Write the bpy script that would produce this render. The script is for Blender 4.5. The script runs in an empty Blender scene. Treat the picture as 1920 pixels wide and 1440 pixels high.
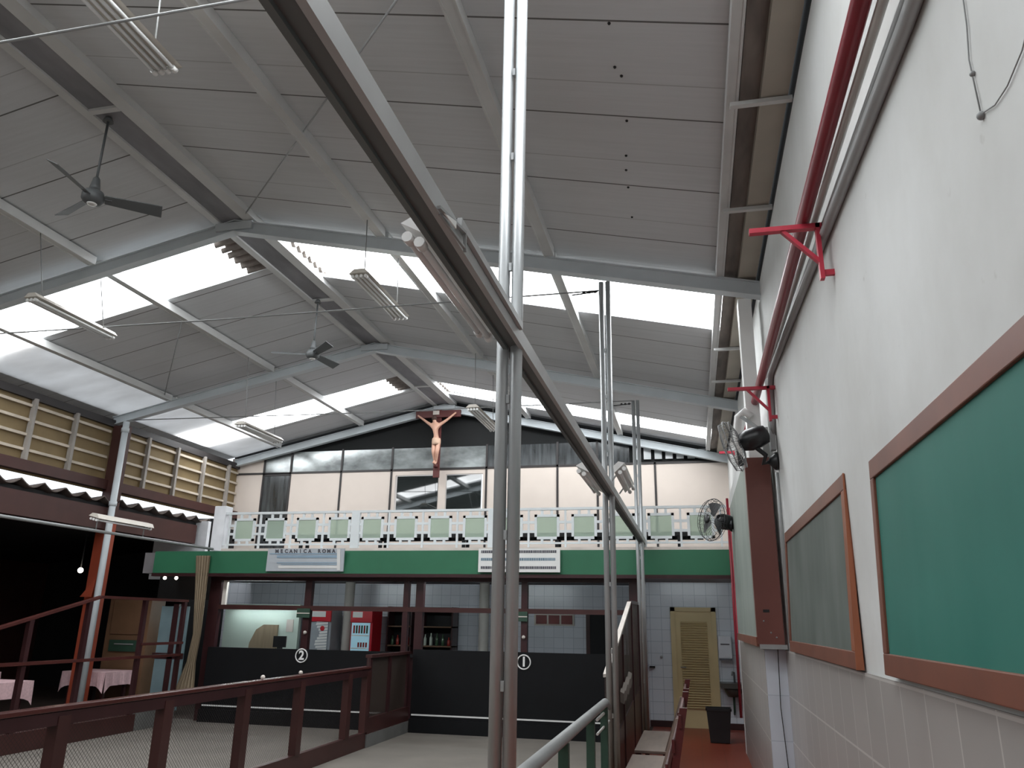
import bpy, bmesh, math, random
from mathutils import Vector, Matrix, Quaternion
random.seed(7)
S = bpy.context.scene
C = S.collection
PI = math.pi

# ---------------------------------------------------------------- camera, sky, exposure
def cam_setup():
    f, yaw, pitch, roll = 1444.0, math.radians(13.13), math.radians(17.12), math.radians(0.997)
    fw = Vector((-math.sin(yaw)*math.cos(pitch), math.cos(yaw)*math.cos(pitch), math.sin(pitch)))
    r = Vector((math.cos(yaw), math.sin(yaw), 0)); u = r.cross(fw)
    r2 = r*math.cos(roll) + u*math.sin(roll); u2 = u*math.cos(roll) - r*math.sin(roll)
    cd = bpy.data.cameras.new('camera'); cd.sensor_width = 36; cd.lens = f*36/1920
    cd.clip_start = 0.05
    co = bpy.data.objects.new('camera', cd); C.objects.link(co)
    m = Matrix((r2, u2, -fw)).transposed().to_4x4(); m.translation = Vector((0, 0, 1.7))
    co.matrix_world = m; S.camera = co
cam_setup()
SKY = 1.6            # cloudy sky outside
SHEET = 9.0          # daylight through the translucent roof sheets
S.view_settings.view_transform = 'Standard'; S.view_settings.look = 'None'
S.view_settings.gamma = 1; S.view_settings.use_curve_mapping = False
S.view_settings.exposure = 0.0
w = bpy.data.worlds.new('sky'); S.world = w; w.use_nodes = True
w.node_tree.nodes['Background'].inputs[0].default_value = (0.86, 0.93, 1.0, 1)
w.node_tree.nodes['Background'].inputs[1].default_value = SKY

# ---------------------------------------------------------------- materials
def lin(c):
    return tuple((v/12.92 if v <= 0.04045 else ((v+0.055)/1.055)**2.4) for v in c) + (1,)
def rgb(r, g, b): return lin((r/255, g/255, b/255))
class NT:
    def __init__(s, name):
        s.m = bpy.data.materials.new(name); s.m.use_nodes = True; s.t = s.m.node_tree
        s.b = s.t.nodes['Principled BSDF']; s.out = s.t.nodes['Material Output']
    def n(s, typ, **kw):
        x = s.t.nodes.new(typ)
        for k, v in kw.items():
            if k.startswith('i_'): x.inputs[k[2:].replace('_', ' ')].default_value = v
            elif k.startswith('n_'): x.inputs[int(k[2:])].default_value = v
            else: setattr(x, k, v)
        return x
    def l(s, a, b): s.t.links.new(a, b)
    def coord(s, scale=(1, 1, 1)):
        tc = s.n('ShaderNodeTexCoord'); mp = s.n('ShaderNodeMapping'); mp.inputs['Scale'].default_value = scale
        s.l(tc.outputs['Object'], mp.inputs['Vector']); return mp.outputs[0]
    def mathn(s, op, a, b=None):
        x = s.n('ShaderNodeMath', operation=op)
        for i, v in enumerate((a, b)):
            if v is None: continue
            if isinstance(v, (int, float)): x.inputs[i].default_value = v
            else: s.l(v, x.inputs[i])
        return x.outputs[0]
    def mix(s, fac, a, b):
        x = s.n('ShaderNodeMix', data_type='RGBA')
        for i, v in ((0, fac), (6, a), (7, b)):
            if isinstance(v, (int, float, tuple)): x.inputs[i].default_value = v
            else: s.l(v, x.inputs[i])
        return x.outputs[2]
def mat(name, c, rough=0.6, metal=0.0, var=0.12, scale=(3, 3, 3), bump=0.0, spec=None, detail=4):
    t = NT(name); t.b.inputs['Roughness'].default_value = rough; t.b.inputs['Metallic'].default_value = metal
    if spec is not None: t.b.inputs['Specular IOR Level'].default_value = spec
    c = rgb(*c)
    nz = t.n('ShaderNodeTexNoise', i_Scale=1.0, i_Detail=detail); t.l(t.coord(scale), nz.inputs['Vector'])
    rp = t.n('ShaderNodeMapRange', n_1=0.3, n_2=0.7); t.l(nz.outputs[0], rp.inputs[0])
    lo = tuple(v*(1-var) for v in c[:3])+(1,); hi = tuple(min(1, v*(1+var)) for v in c[:3])+(1,)
    t.l(t.mix(rp.outputs[0], lo, hi), t.b.inputs['Base Color'])
    if bump:
        bp = t.n('ShaderNodeBump', i_Strength=bump, i_Distance=0.02); t.l(nz.outputs[0], bp.inputs['Height']); t.l(bp.outputs[0], t.b.inputs['Normal'])
    return t.m
def emit(name, c, k):
    t = NT(name); t.b.inputs['Base Color'].default_value = rgb(*c)
    t.b.inputs['Emission Color'].default_value = rgb(*c); t.b.inputs['Emission Strength'].default_value = k
    return t.m
def plaster_mat():
    t = NT('right wall white plaster'); t.b.inputs['Roughness'].default_value = 0.75
    a = t.n('ShaderNodeTexNoise', i_Scale=1.1, i_Detail=6, i_Roughness=0.6); t.l(t.coord((1, 1, .8)), a.inputs['Vector'])
    b = t.n('ShaderNodeTexNoise', i_Scale=9.0, i_Detail=5); t.l(t.coord(), b.inputs['Vector'])
    r1 = t.n('ShaderNodeMapRange', n_1=0.35, n_2=0.72); t.l(a.outputs[0], r1.inputs[0])
    col = t.mix(r1.outputs[0], rgb(217, 219, 218), rgb(200, 201, 198))
    r2 = t.n('ShaderNodeMapRange', n_1=0.70, n_2=0.82); t.l(b.outputs[0], r2.inputs[0])
    col = t.mix(t.mathn('MULTIPLY', r2.outputs[0], 0.5), col, rgb(150, 146, 138))
    t.l(col, t.b.inputs['Base Color'])
    bp = t.n('ShaderNodeBump', i_Strength=0.15, i_Distance=0.01); t.l(a.outputs[0], bp.inputs['Height']); t.l(bp.outputs[0], t.b.inputs['Normal'])
    return t.m
def tile_mat(name, tile, mortar, w, h, axis='y', off=0.0, rough=0.3, msize=0.006, zoff=0.0, yoff=0.0):
    t = NT(name); t.b.inputs['Roughness'].default_value = rough
    tc = t.n('ShaderNodeTexCoord'); sp = t.n('ShaderNodeSeparateXYZ'); t.l(tc.outputs['Object'], sp.inputs[0])
    cb = t.n('ShaderNodeCombineXYZ')
    t.l(t.mathn('ADD', sp.outputs[{'y': 1, 'x': 0, 'f': 0}[axis]], yoff), cb.inputs[0])
    t.l(t.mathn('ADD', sp.outputs[1 if axis == 'f' else 2], zoff), cb.inputs[1])
    br = t.n('ShaderNodeTexBrick', offset=off, i_Scale=1.0, i_Mortar_Size=msize, i_Mortar_Smooth=0.1, i_Brick_Width=w, i_Row_Height=h, i_Bias=0.0)
    c1 = rgb(*tile); c2 = tuple(v*0.93 for v in c1[:3])+(1,)
    br.inputs['Color1'].default_value = c1; br.inputs['Color2'].default_value = c2; br.inputs['Mortar'].default_value = rgb(*mortar)
    t.l(cb.outputs[0], br.inputs['Vector']); t.l(br.outputs['Color'], t.b.inputs['Base Color'])
    return t.m
def ceiling_mat():
    t = NT('off white fibre ceiling board'); t.b.inputs['Roughness'].default_value = 0.9
    tc = t.n('ShaderNodeTexCoord'); sp = t.n('ShaderNodeSeparateXYZ'); t.l(tc.outputs['Object'], sp.inputs[0])
    n1 = t.n('ShaderNodeTexNoise', i_Scale=1.0, i_Detail=5, i_Roughness=0.65); t.l(t.coord((1.2, 26, 1)), n1.inputs['Vector'])
    n2 = t.n('ShaderNodeTexNoise', i_Scale=0.6, i_Detail=3); t.l(t.coord(), n2.inputs['Vector'])
    col = t.mix(n1.outputs[0], rgb(196, 198, 200), rgb(218, 220, 222))
    r2 = t.n('ShaderNodeMapRange', n_1=0.35, n_2=0.7); t.l(n2.outputs[0], r2.inputs[0])
    col = t.mix(t.mathn('MULTIPLY', r2.outputs[0], 0.25), col, rgb(172, 171, 170))
    # lapped board joints run from ridge to eave every metre
    sw = t.mathn('MULTIPLY', t.n('ShaderNodeTexNoise', i_Scale=0.8).outputs[0], 0.02)
    fr = t.mathn('FRACT', t.mathn('ADD', t.mathn('ADD', sp.outputs[1], -0.07), sw))
    j = t.mathn('LESS_THAN', fr, 0.016)
    j2 = t.mathn('MULTIPLY', t.mathn('LESS_THAN', t.mathn('ABSOLUTE', t.mathn('SUBTRACT', fr, 0.62)), 0.006), 0.35)
    col = t.mix(t.mathn('MULTIPLY', t.mathn('MAXIMUM', j, j2), 0.85), col, rgb(70, 66, 62))
    t.l(col, t.b.inputs['Base Color']); return t.m
def clear_mat(name, c, alpha, rough=0.1):
    t = NT(name); t.b.inputs['Base Color'].default_value = rgb(*c); t.b.inputs['Roughness'].default_value = rough
    tr = t.n('ShaderNodeBsdfTransparent'); tr.inputs[0].default_value = tuple(0.35+0.65*v for v in rgb(*c)[:3])+(1,)
    mx = t.n('ShaderNodeMixShader'); mx.inputs[0].default_value = alpha
    t.l(tr.outputs[0], mx.inputs[1]); t.l(t.b.outputs[0], mx.inputs[2]); t.l(mx.outputs[0], t.out.inputs[0]); return t.m
def mesh_mat(name, c, pitch, wire, a='y', b='z'):
    # woven wire netting: diagonal wires opaque, holes open
    t = NT(name); t.b.inputs['Base Color'].default_value = rgb(*c); t.b.inputs['Roughness'].default_value = 0.5
    tc = t.n('ShaderNodeTexCoord'); sp = t.n('ShaderNodeSeparateXYZ'); t.l(tc.outputs['Object'], sp.inputs[0])
    o = {'x': 0, 'y': 1, 'z': 2}; p, q = sp.outputs[o[a]], sp.outputs[o[b]]
    def band(v): return t.mathn('LESS_THAN', t.mathn('FRACT', t.mathn('MULTIPLY', v, 1/pitch)), wire)
    k = t.mathn('MAXIMUM', band(t.mathn('ADD', p, q)), band(t.mathn('SUBTRACT', p, q)))
    tr = t.n('ShaderNodeBsdfTransparent'); mx = t.n('ShaderNodeMixShader')
    t.l(k, mx.inputs[0]); t.l(tr.outputs[0], mx.inputs[1]); t.l(t.b.outputs[0], mx.inputs[2]); t.l(mx.outputs[0], t.out.inputs[0]); return t.m
def translucent_mat(name, c, k=0.6):
    t = NT(name); t.b.inputs['Roughness'].default_value = 0.6
    nz = t.n('ShaderNodeTexNoise', i_Scale=1.0, i_Detail=4); t.l(t.coord((1, 2.2, 2.2)), nz.inputs['Vector'])
    c = rgb(*c); col = t.mix(nz.outputs[0], tuple(v*0.7 for v in c[:3])+(1,), tuple(min(1, v*1.2) for v in c[:3])+(1,))
    t.l(col, t.b.inputs['Base Color'])
    tr = t.n('ShaderNodeBsdfTranslucent'); t.l(col, tr.inputs[0])
    mx = t.n('ShaderNodeMixShader'); mx.inputs[0].default_value = k
    t.l(t.b.outputs[0], mx.inputs[1]); t.l(tr.outputs[0], mx.inputs[2]); t.l(mx.outputs[0], t.out.inputs[0]); return t.m
def sheet_mat():
    t = NT('daylit translucent roof sheet'); t.b.inputs['Base Color'].default_value = (.8, .8, .8, 1)
    t.b.inputs['Emission Color'].default_value = (0.95, 0.98, 1.0, 1); t.b.inputs['Emission Strength'].default_value = SHEET
    return t.m
def gal_mat(name, c, rough=0.42, metal=0.75):
    t = NT(name); t.b.inputs['Metallic'].default_value = metal; t.b.inputs['Roughness'].default_value = rough
    v = t.n('ShaderNodeTexVoronoi', i_Scale=1.0); t.l(t.coord((28, 28, 14)), v.inputs['Vector'])
    n = t.n('ShaderNodeTexNoise', i_Scale=1.0, i_Detail=4); t.l(t.coord((7, 7, 1.3)), n.inputs['Vector'])
    c = rgb(*c); col = t.mix(v.outputs['Distance'], tuple(k*0.86 for k in c[:3])+(1,), c)
    r = t.n('ShaderNodeMapRange', n_1=0.5, n_2=0.75); t.l(n.outputs[0], r.inputs[0])
    col = t.mix(t.mathn('MULTIPLY', r.outputs[0], 0.4), col, rgb(120, 112, 100)); t.l(col, t.b.inputs['Base Color']); return t.m
def board_mat(name, c, chalk, s=0.5):
    t = NT(name); t.b.inputs['Roughness'].default_value = 0.6
    n = t.n('ShaderNodeTexNoise', i_Scale=1.0, i_Detail=5); t.l(t.coord((3, 3.5, 0.8)), n.inputs['Vector'])
    n2 = t.n('ShaderNodeTexNoise', i_Scale=1.0, i_Detail=3); t.l(t.coord((1.3, 1.3, 1.3)), n2.inputs['Vector'])
    r = t.n('ShaderNodeMapRange', n_1=0.35, n_2=0.75); t.l(t.mathn('MULTIPLY', t.mathn('ADD', n.outputs[0], n2.outputs[0]), 0.5), r.inputs[0])
    t.l(t.mix(t.mathn('MULTIPLY', r.outputs[0], s), rgb(*c), rgb(*chalk)), t.b.inputs['Base Color']); return t.m
def pole_mat():
    t = NT('galvanised steel pole, rust stained foot'); t.b.inputs['Metallic'].default_value = 0.45; t.b.inputs['Roughness'].default_value = 0.4
    tc = t.n('ShaderNodeTexCoord'); sp = t.n('ShaderNodeSeparateXYZ'); t.l(tc.outputs['Object'], sp.inputs[0])
    n = t.n('ShaderNodeTexNoise', i_Scale=1.0, i_Detail=5); t.l(t.coord((18, 18, 3)), n.inputs['Vector'])
    col = t.mix(n.outputs[0], rgb(160, 164, 166), rgb(196, 199, 200))
    g = t.n('ShaderNodeMapRange', n_1=2.3, n_2=0.6); t.l(t.mathn('ADD', sp.outputs[2], t.mathn('MULTIPLY', n.outputs[0], 0.9)), g.inputs[0])
    col = t.mix(t.mathn('MULTIPLY', g.outputs[0], 0.85), col, rgb(134, 122, 104)); t.l(col, t.b.inputs['Base Color']); return t.m  # colour turns browner towards the foot

M = {}
M['plaster'] = plaster_mat()
M['dado'] = tile_mat('grey dado tile', (168, 164, 160), (196, 193, 188), 0.36, 0.38, 'y', 0, 0.35, 0.006, zoff=0.04)
M['wtile'] = tile_mat('white wall tile', (222, 226, 234), (176, 184, 196), 0.20, 0.20, 'x', 0, 0.25, 0.004)
M['ftile'] = tile_mat('red quarry tile floor', (138, 62, 44), (112, 54, 42), 0.3, 0.3, 'f', 0, 0.4, 0.004)
M['bluewhite'] = tile_mat('bluish white pillar tile', (214, 222, 232), (190, 200, 212), 0.4, 0.38, 'x', 0, 0.25, 0.004, zoff=0.04)
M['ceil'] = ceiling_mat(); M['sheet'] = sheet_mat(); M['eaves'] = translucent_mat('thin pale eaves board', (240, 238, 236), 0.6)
M['court'] = mat('beige court concrete', (118, 112, 105), 0.85, 0, 0.10, (1.5, 1.5, 1.5), 0.05)
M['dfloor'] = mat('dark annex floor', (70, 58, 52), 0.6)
M['steelgrey'] = mat('grey painted roof steel', (206, 207, 206), 0.55, 0.0, 0.08, (2, 2, 2))
M['steelblue'] = mat('blue grey painted rafter', (204, 211, 215), 0.5, 0.0, 0.06)
M['ridgegrey'] = mat('dark grey ridge lining', (138, 138, 142), 0.8, 0, .25, (3, 1.2, 3))
M['rustline'] = mat('weathered gutter', (120, 112, 106), 0.8, 0, .3, (8, 2, 8))
M['tan'] = mat('tan gutter sheet', (176, 170, 158), 0.7, 0, .06)
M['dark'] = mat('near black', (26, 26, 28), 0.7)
M['blackboard'] = mat('black end board paint', (13, 14, 17), 0.6, 0, .15, spec=0.25)
M['black'] = mat('black plastic', (30, 31, 33), 0.35)
M['pole'] = pole_mat(); M['gal'] = gal_mat('galvanised steel', (186, 190, 192))
M['galdull'] = mat('dull grey steel', (150, 152, 152), 0.5, 0.2)
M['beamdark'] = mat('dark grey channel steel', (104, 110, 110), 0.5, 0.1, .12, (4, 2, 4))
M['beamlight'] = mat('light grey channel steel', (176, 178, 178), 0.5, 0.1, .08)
M['white'] = mat('white enamel', (232, 232, 230), 0.35, 0, .04)
M['offwhite'] = mat('aged white enamel', (206, 200, 190), 0.4, 0, .05)
M['tube'] = mat('unlit white lamp tube', (236, 238, 238), 0.2, 0, .02)
M['red'] = mat('red pipe paint', (132, 36, 48), 0.4, 0, .10)
M['redbr'] = mat('bright red bracket paint', (190, 52, 72), 0.45, 0, .08)
M['conduit'] = mat('grey conduit', (158, 160, 160), 0.4, 0.1, .1)
M['conduitw'] = mat('white conduit', (206, 206, 202), 0.4, 0.0, .05)
M['wood'] = mat('varnished reddish wood frame', (118, 72, 56), 0.45, 0, .18, (18, 3, 3))
M['woodo'] = mat('orange brown wood edge', (146, 86, 58), 0.45, 0, .14, (3, 18, 3))
M['maroon'] = mat('maroon painted wood', (64, 34, 32), 0.4, 0, .15)
M['maroond'] = mat('dark maroon timber', (56, 30, 32), 0.35, 0, .15)
M['rail'] = mat('dark red brown rail', (78, 42, 39), 0.25, 0, .15, (3, 1, 3))
M['panelbrown'] = mat('brown wood panel', (110, 64, 56), 0.5, 0, .12, (2, 6, 1))
M['greenboard'] = board_mat('green chalkboard', (22, 104, 92), (64, 128, 116), 0.55)
M['greyboard'] = board_mat('grey green chalkboard', (74, 84, 78), (132, 138, 134), 0.6)
M['palegreen'] = board_mat('pale grey green board', (128, 138, 130), (168, 172, 166), 0.5)
M['fascia'] = mat('green fascia paint', (44, 108, 78), 0.5, 0, .08, (2, 2, 2))
M['cream'] = mat('cream wall panel', (214, 202, 192), 0.6, 0, .02)
M['batten'] = mat('dark batten', (48, 44, 44), 0.5)
M['railwhite'] = mat('white painted iron', (226, 232, 234), 0.4, 0, .03)
M['acryl'] = clear_mat('pale green plastic pane', (206, 222, 208), 0.48)
M['glassd'] = mat('dark window glass', (30, 36, 36), 0.03, 0, .0, spec=1.0)
M['glassg'] = mat('dusty grey glass', (142, 148, 148), 0.18, 0.25, .5, (2.2, 1, 4), spec=1.0)  # grey variations painted in for blurry reflections
M['glassdk'] = mat('streaky dark glass', (66, 70, 72), 0.2, 0.2, .6, (14, 1, 1.5), spec=1.0)  # dark tone with upright streaks in the colour
M['glassblock'] = mat('white glass block', (190, 194, 196), 0.3)
M['gable'] = mat('black gable boarding', (15, 17, 18), 0.85, 0, .1)
M['louvre'] = translucent_mat('amber translucent sheet', (176, 156, 120), 0.55)
M['slat'] = mat('pale slat', (196, 184, 168), 0.6)
M['post'] = mat('grey post', (150, 144, 138), 0.6)
M['brownbeam'] = mat('dark red brown beam', (68, 38, 34), 0.5)
M['orange'] = mat('orange red column paint', (150, 66, 44), 0.5)
M['clay'] = mat('weathered clay roof tile', (98, 88, 83), 0.85, 0, .3, (5, 5, 5))
M['skin'] = mat('painted flesh', (206, 160, 138), 0.5, 0, .06, (9, 9, 9))
M['cross'] = mat('dark red cross wood', (92, 44, 42), 0.5)
M['hair'] = mat('brown carved hair', (66, 44, 36), 0.7)
M['cloth'] = mat('pale carved cloth', (214, 180, 156), 0.7)
M['paper'] = mat('pale paper', (214, 206, 198), 0.7)
M['netdark'] = mesh_mat('dark wire netting', (40, 34, 32), 0.036, 0.12)
M['netbrown'] = mesh_mat('brown screen netting', (72, 60, 54), 0.02, 0.40)
M['concrete'] = mat('grey concrete kerb', (104, 104, 102), 0.85)
M['doorcream'] = mat('cream yellow door paint', (206, 186, 142), 0.5, 0, .04)
M['dispenser'] = mat('white plastic', (214, 216, 222), 0.3, 0, .02)
M['stone'] = mat('dark stone sink', (70, 66, 62), 0.35)
M['greenpost'] = mat('dark green post paint', (44, 72, 58), 0.5)
M['seat'] = mat('worn grey brown seat board', (134, 118, 108), 0.5, 0, .14, (12, 2, 2))
M['benchwood'] = mat('dark red bench wood', (84, 36, 36), 0.3, 0, .15)
M['pink'] = mat('pink checked tablecloth', (206, 172, 176), 0.8, 0, .10, (30, 30, 30))
M['curtain'] = mat('beige cloth', (150, 134, 112), 0.85, 0, .12, (20, 20, 2))
M['cabinet'] = mat('brown cabinet wood', (112, 84, 62), 0.5)
M['teal'] = mat('pale blue green panel', (116, 138, 144), 0.35)
M['mint'] = mat('mint white wall', (206, 222, 212), 0.5, 0, .02)
M['fridgered'] = mat('red fridge enamel', (196, 34, 48), 0.35, 0, .05)
M['fridgeglass'] = emit('lit fridge interior', (150, 190, 206), 0.35)
M['fridgegrey'] = mat('grey fridge glass', (160, 166, 172), 0.2)
M['bottle'] = mat('pale bottle glass', (180, 190, 180), 0.1)
M['bottleg'] = mat('green bottle glass', (60, 84, 62), 0.1)
M['bottler'] = mat('red label bottle', (150, 50, 44), 0.2)
M['signgrey'] = mat('silver white sign', (190, 196, 202), 0.35, 0, .05)
M['signblue'] = mat('faded blue sign print', (150, 172, 190), 0.4)
M['ink'] = mat('dark grey ink', (84, 84, 92), 0.6)
M['inkblue'] = mat('blue grey ink', (110, 134, 150), 0.6)
M['slab'] = mat('balcony underside', (120, 118, 120), 0.8)
M['pwhite'] = mat('white parapet', (234, 236, 240), 0.6)
M['shutterred'] = mat('red shutter', (120, 44, 40), 0.5)
M['column'] = mat('pale grey column', (186, 182, 176), 0.6)
M['bulb'] = emit('lit lamp', (255, 244, 226), 14)
M['filltube'] = emit('added fill tube', (238, 250, 252), 42)
M['fangrey'] = mat('dark grey fan metal', (92, 95, 96), 0.5, 0.1, .06)
M['barfill'] = emit('bright added fill tube', (238, 250, 252), 95)
M['rag'] = mat('grey rag', (120, 112, 106), 0.9)
M['stoolred'] = mat('red paint', (140, 36, 50), 0.4)

# ---------------------------------------------------------------- mesh helpers
class MB:
    def __init__(s): s.v = []; s.f = []; s.sm = []
    def quad(s, *p):
        i = len(s.v); s.v += [Vector(q) for q in p]; s.f.append(tuple(range(i, i+len(p)))); s.sm.append(False); return s
    def box(s, a, b):
        (x0, y0, z0), (x1, y1, z1) = a, b
        x0, x1 = min(x0, x1), max(x0, x1); y0, y1 = min(y0, y1), max(y0, y1); z0, z1 = min(z0, z1), max(z0, z1)
        i = len(s.v)
        s.v += [Vector(p) for p in ((x0,y0,z0),(x1,y0,z0),(x1,y1,z0),(x0,y1,z0),(x0,y0,z1),(x1,y0,z1),(x1,y1,z1),(x0,y1,z1))]
        for q in ((0,3,2,1),(4,5,6,7),(0,1,5,4),(1,2,6,5),(2,3,7,6),(3,0,4,7)): s.f.append(tuple(i+k for k in q)); s.sm.append(False)
        return s
    def cb(s, c, d): # centred box
        return s.box([c[k]-d[k]/2 for k in range(3)], [c[k]+d[k]/2 for k in range(3)])
    def bar(s, p, q, wd, ht, up=(0, 0, 1)): # square bar from p to q
        p, q = Vector(p), Vector(q); d = (q-p).normalized(); u = Vector(up)
        if abs(d.dot(u)) > .98: u = Vector((0, 1, 0))
        r = d.cross(u).normalized()*wd/2; u = r.cross(d).normalized()*ht/2; i = len(s.v)
        s.v += [p-r-u, p+r-u, p+r+u, p-r+u, q-r-u, q+r-u, q+r+u, q-r+u]
        for k in ((0,1,2,3),(7,6,5,4),(0,4,5,1),(1,5,6,2),(2,6,7,3),(3,7,4,0)): s.f.append(tuple(i+j for j in k)); s.sm.append(False)
        return s
    def tube(s, pts, r, n=12, cap=True):
        pts = [Vector(p) for p in pts]; i0 = len(s.v); rr = r if isinstance(r, (list, tuple)) else [r]*len(pts); prev = None
        for k, p in enumerate(pts):
            d = (pts[min(k+1, len(pts)-1)]-pts[max(k-1, 0)]).normalized()
            if prev is None:
                a = Vector((0, 0, 1)) if abs(d.z) < .9 else Vector((1, 0, 0)); u = d.cross(a).normalized()
            else: u = (prev - d*prev.dot(d)).normalized()
            prev = u; v = d.cross(u)
            for j in range(n):
                t = 2*PI*j/n; s.v.append(p + (u*math.cos(t)+v*math.sin(t))*rr[k])
        for k in range(len(pts)-1):
            for j in range(n):
                a = i0+k*n+j; b = i0+k*n+(j+1) % n; s.f.append((a, b, b+n, a+n)); s.sm.append(True)
        if cap:
            s.f.append(tuple(i0+j for j in range(n))[::-1]); s.sm.append(False)
            s.f.append(tuple(i0+(len(pts)-1)*n+j for j in range(n))); s.sm.append(False)
        return s
    def lathe(s, prof, o=(0, 0, 0), axis=(0, 0, 1), n=24): # prof: (r, h)
        q = Vector((0, 0, 1)).rotation_difference(Vector(axis)); o = Vector(o); i0 = len(s.v)
        for r, h in prof:
            for j in range(n):
                t = 2*PI*j/n; s.v.append(o + q @ Vector((r*math.cos(t), r*math.sin(t), h)))
        for k in range(len(prof)-1):
            for j in range(n):
                a = i0+k*n+j; b = i0+k*n+(j+1) % n; s.f.append((a, b, b+n, a+n)); s.sm.append(True)
        s.f.append(tuple(i0+j for j in range(n))[::-1]); s.sm.append(False)
        s.f.append(tuple(i0+(len(prof)-1)*n+j for j in range(n))); s.sm.append(False)
        return s
    def ring(s, o, axis, R, r, n=28, m=6):
        q = Vector((0, 0, 1)).rotation_difference(Vector(axis)); o = Vector(o); i0 = len(s.v)
        for k in range(n):
            a = 2*PI*k/n
            for j in range(m):
                b = 2*PI*j/m; s.v.append(o + q @ Vector(((R+r*math.cos(b))*math.cos(a), (R+r*math.cos(b))*math.sin(a), r*math.sin(b))))
        for k in range(n):
            for j in range(m):
                s.f.append((i0+k*m+j, i0+((k+1) % n)*m+j, i0+((k+1) % n)*m+(j+1) % m, i0+k*m+(j+1) % m)); s.sm.append(True)
        return s
    def prism(s, poly, d): # poly: list of 3d points, extruded by d
        i = len(s.v); n = len(poly); d = Vector(d)
        s.v += [Vector(p) for p in poly] + [Vector(p)+d for p in poly]
        s.f.append(tuple(range(i, i+n))[::-1]); s.f.append(tuple(range(i+n, i+2*n))); s.sm += [False, False]
        for k in range(n): s.f.append((i+k, i+(k+1) % n, i+n+(k+1) % n, i+n+k)); s.sm.append(False)
        return s
    def ball(s, o, r, n=12, sq=(1, 1, 1)):
        o = Vector(o); i0 = len(s.v)
        for a in range(n+1):
            th = PI*a/n
            for b in range(n*2):
                ph = PI*b/n; s.v.append(o+Vector((r*sq[0]*math.sin(th)*math.cos(ph), r*sq[1]*math.sin(th)*math.sin(ph), r*sq[2]*math.cos(th))))
        for a in range(n):
            for b in range(n*2):
                p = i0+a*2*n+b; q = i0+a*2*n+(b+1) % (2*n); s.f.append((p, p+2*n, q+2*n, q)); s.sm.append(True)
        return s
    def build(s, name, m, parent=None, bevel=0, rel=False):
        me = bpy.data.meshes.new(name)
        o0 = Vector((0, 0, 0))
        if parent is not None and not rel: o0 = wloc(parent)
        me.from_pydata([tuple(v-o0) for v in s.v], [], s.f)
        for p, k in zip(me.polygons, s.sm): p.use_smooth = k
        bm = bmesh.new(); bm.from_mesh(me); bmesh.ops.remove_doubles(bm, verts=bm.verts, dist=1e-6)
        bmesh.ops.recalc_face_normals(bm, faces=bm.faces); bm.to_mesh(me); bm.free()
        me.materials.append(M[m] if isinstance(m, str) else m)
        o = bpy.data.objects.new(name, me); C.objects.link(o)
        if parent is not None: o.parent = parent
        if bevel:
            b = o.modifiers.new('bevel', 'BEVEL'); b.width = bevel; b.segments = 2; b.limit_method = 'ANGLE'
        return o
def wloc(o):
    l = Vector(o.location)
    while o.parent is not None: o = o.parent; l = l + Vector(o.location)
    return l
def tag(o, label, cat, group=None):
    o['label'] = label; o['category'] = cat
    if group: o['group'] = group
    return o
def thing(name, loc, label, cat, group=None):
    o = bpy.data.objects.new(name, None); o.empty_display_size = 0.1; C.objects.link(o); o.location = loc
    return tag(o, label, cat, group)
def struct(o): o['kind'] = 'structure'; return o
def dup(root, loc, label, group=None, rotz=None):
    kids = {}
    for o in list(C.objects): kids.setdefault(o.parent, []).append(o)
    def cp(o, par):
        c = o.copy(); C.objects.link(c)
        if par is not None: c.parent = par
        for k in kids.get(o, []): cp(k, c)
        return c
    r = cp(root, None); r.location = loc; r['label'] = label
    if group: r['group'] = group
    if rotz is not None: r.rotation_euler = (0, 0, rotz)
    return r
def text_mesh(name, body, size, m, parent, origin, xdir, ydir, depth=0.004, spacing=1.0, bold=0.0):
    cu = bpy.data.curves.new(name, 'FONT'); cu.body = body; cu.size = size; cu.align_x = 'CENTER'; cu.align_y = 'CENTER'
    cu.extrude = depth; cu.space_character = spacing; cu.offset = bold; cu.resolution_u = 3
    t = bpy.data.objects.new(name, cu); C.objects.link(t)
    dg = bpy.context.evaluated_depsgraph_get(); me = bpy.data.meshes.new_from_object(t.evaluated_get(dg))
    bpy.data.objects.remove(t)
    x = Vector(xdir).normalized(); y = Vector(ydir).normalized(); z = x.cross(y)
    rot = Matrix((x, y, z)).transposed(); o0 = Vector(origin) - (wloc(parent) if parent else Vector())
    for v in me.vertices: v.co = rot @ v.co + o0
    me.materials.clear(); me.materials.append(M[m])
    o = bpy.data.objects.new(name, me); C.objects.link(o); o.parent = parent
    return o

# ---------------------------------------------------------------- the shell
RX = -5.3                                   # ridge line
def zr(x): return 6.22 - 0.222*abs(x-RX)    # underside of the rafters
EL, ER = -10.55, 0.80                       # left and right eaves
Y0, YB = -6.0, 16.2                         # rear wall, gable wall
RAFT = (3.1, 7.55, 12.0)
floor = MB().box((-10.4, Y0, -0.1), (-0.8, 12.75, 0)).build('floor', 'court'); struct(floor)
struct(MB().box((-0.8, Y0, -0.1), (0.8, 14.72, 0)).build('floor_aisle', 'ftile'))
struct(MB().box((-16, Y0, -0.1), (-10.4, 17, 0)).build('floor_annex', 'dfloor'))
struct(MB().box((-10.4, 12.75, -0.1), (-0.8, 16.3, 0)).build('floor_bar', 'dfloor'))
# right wall: tiled dado with plaster over it
struct(MB().box((0.8, Y0, 1.49), (0.98, YB, 5.02)).build('wall_right', 'plaster'))
struct(MB().box((0.79, Y0, 0), (0.98, 14.72, 1.49)).build('wall_right_dado', 'dado'))
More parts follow.
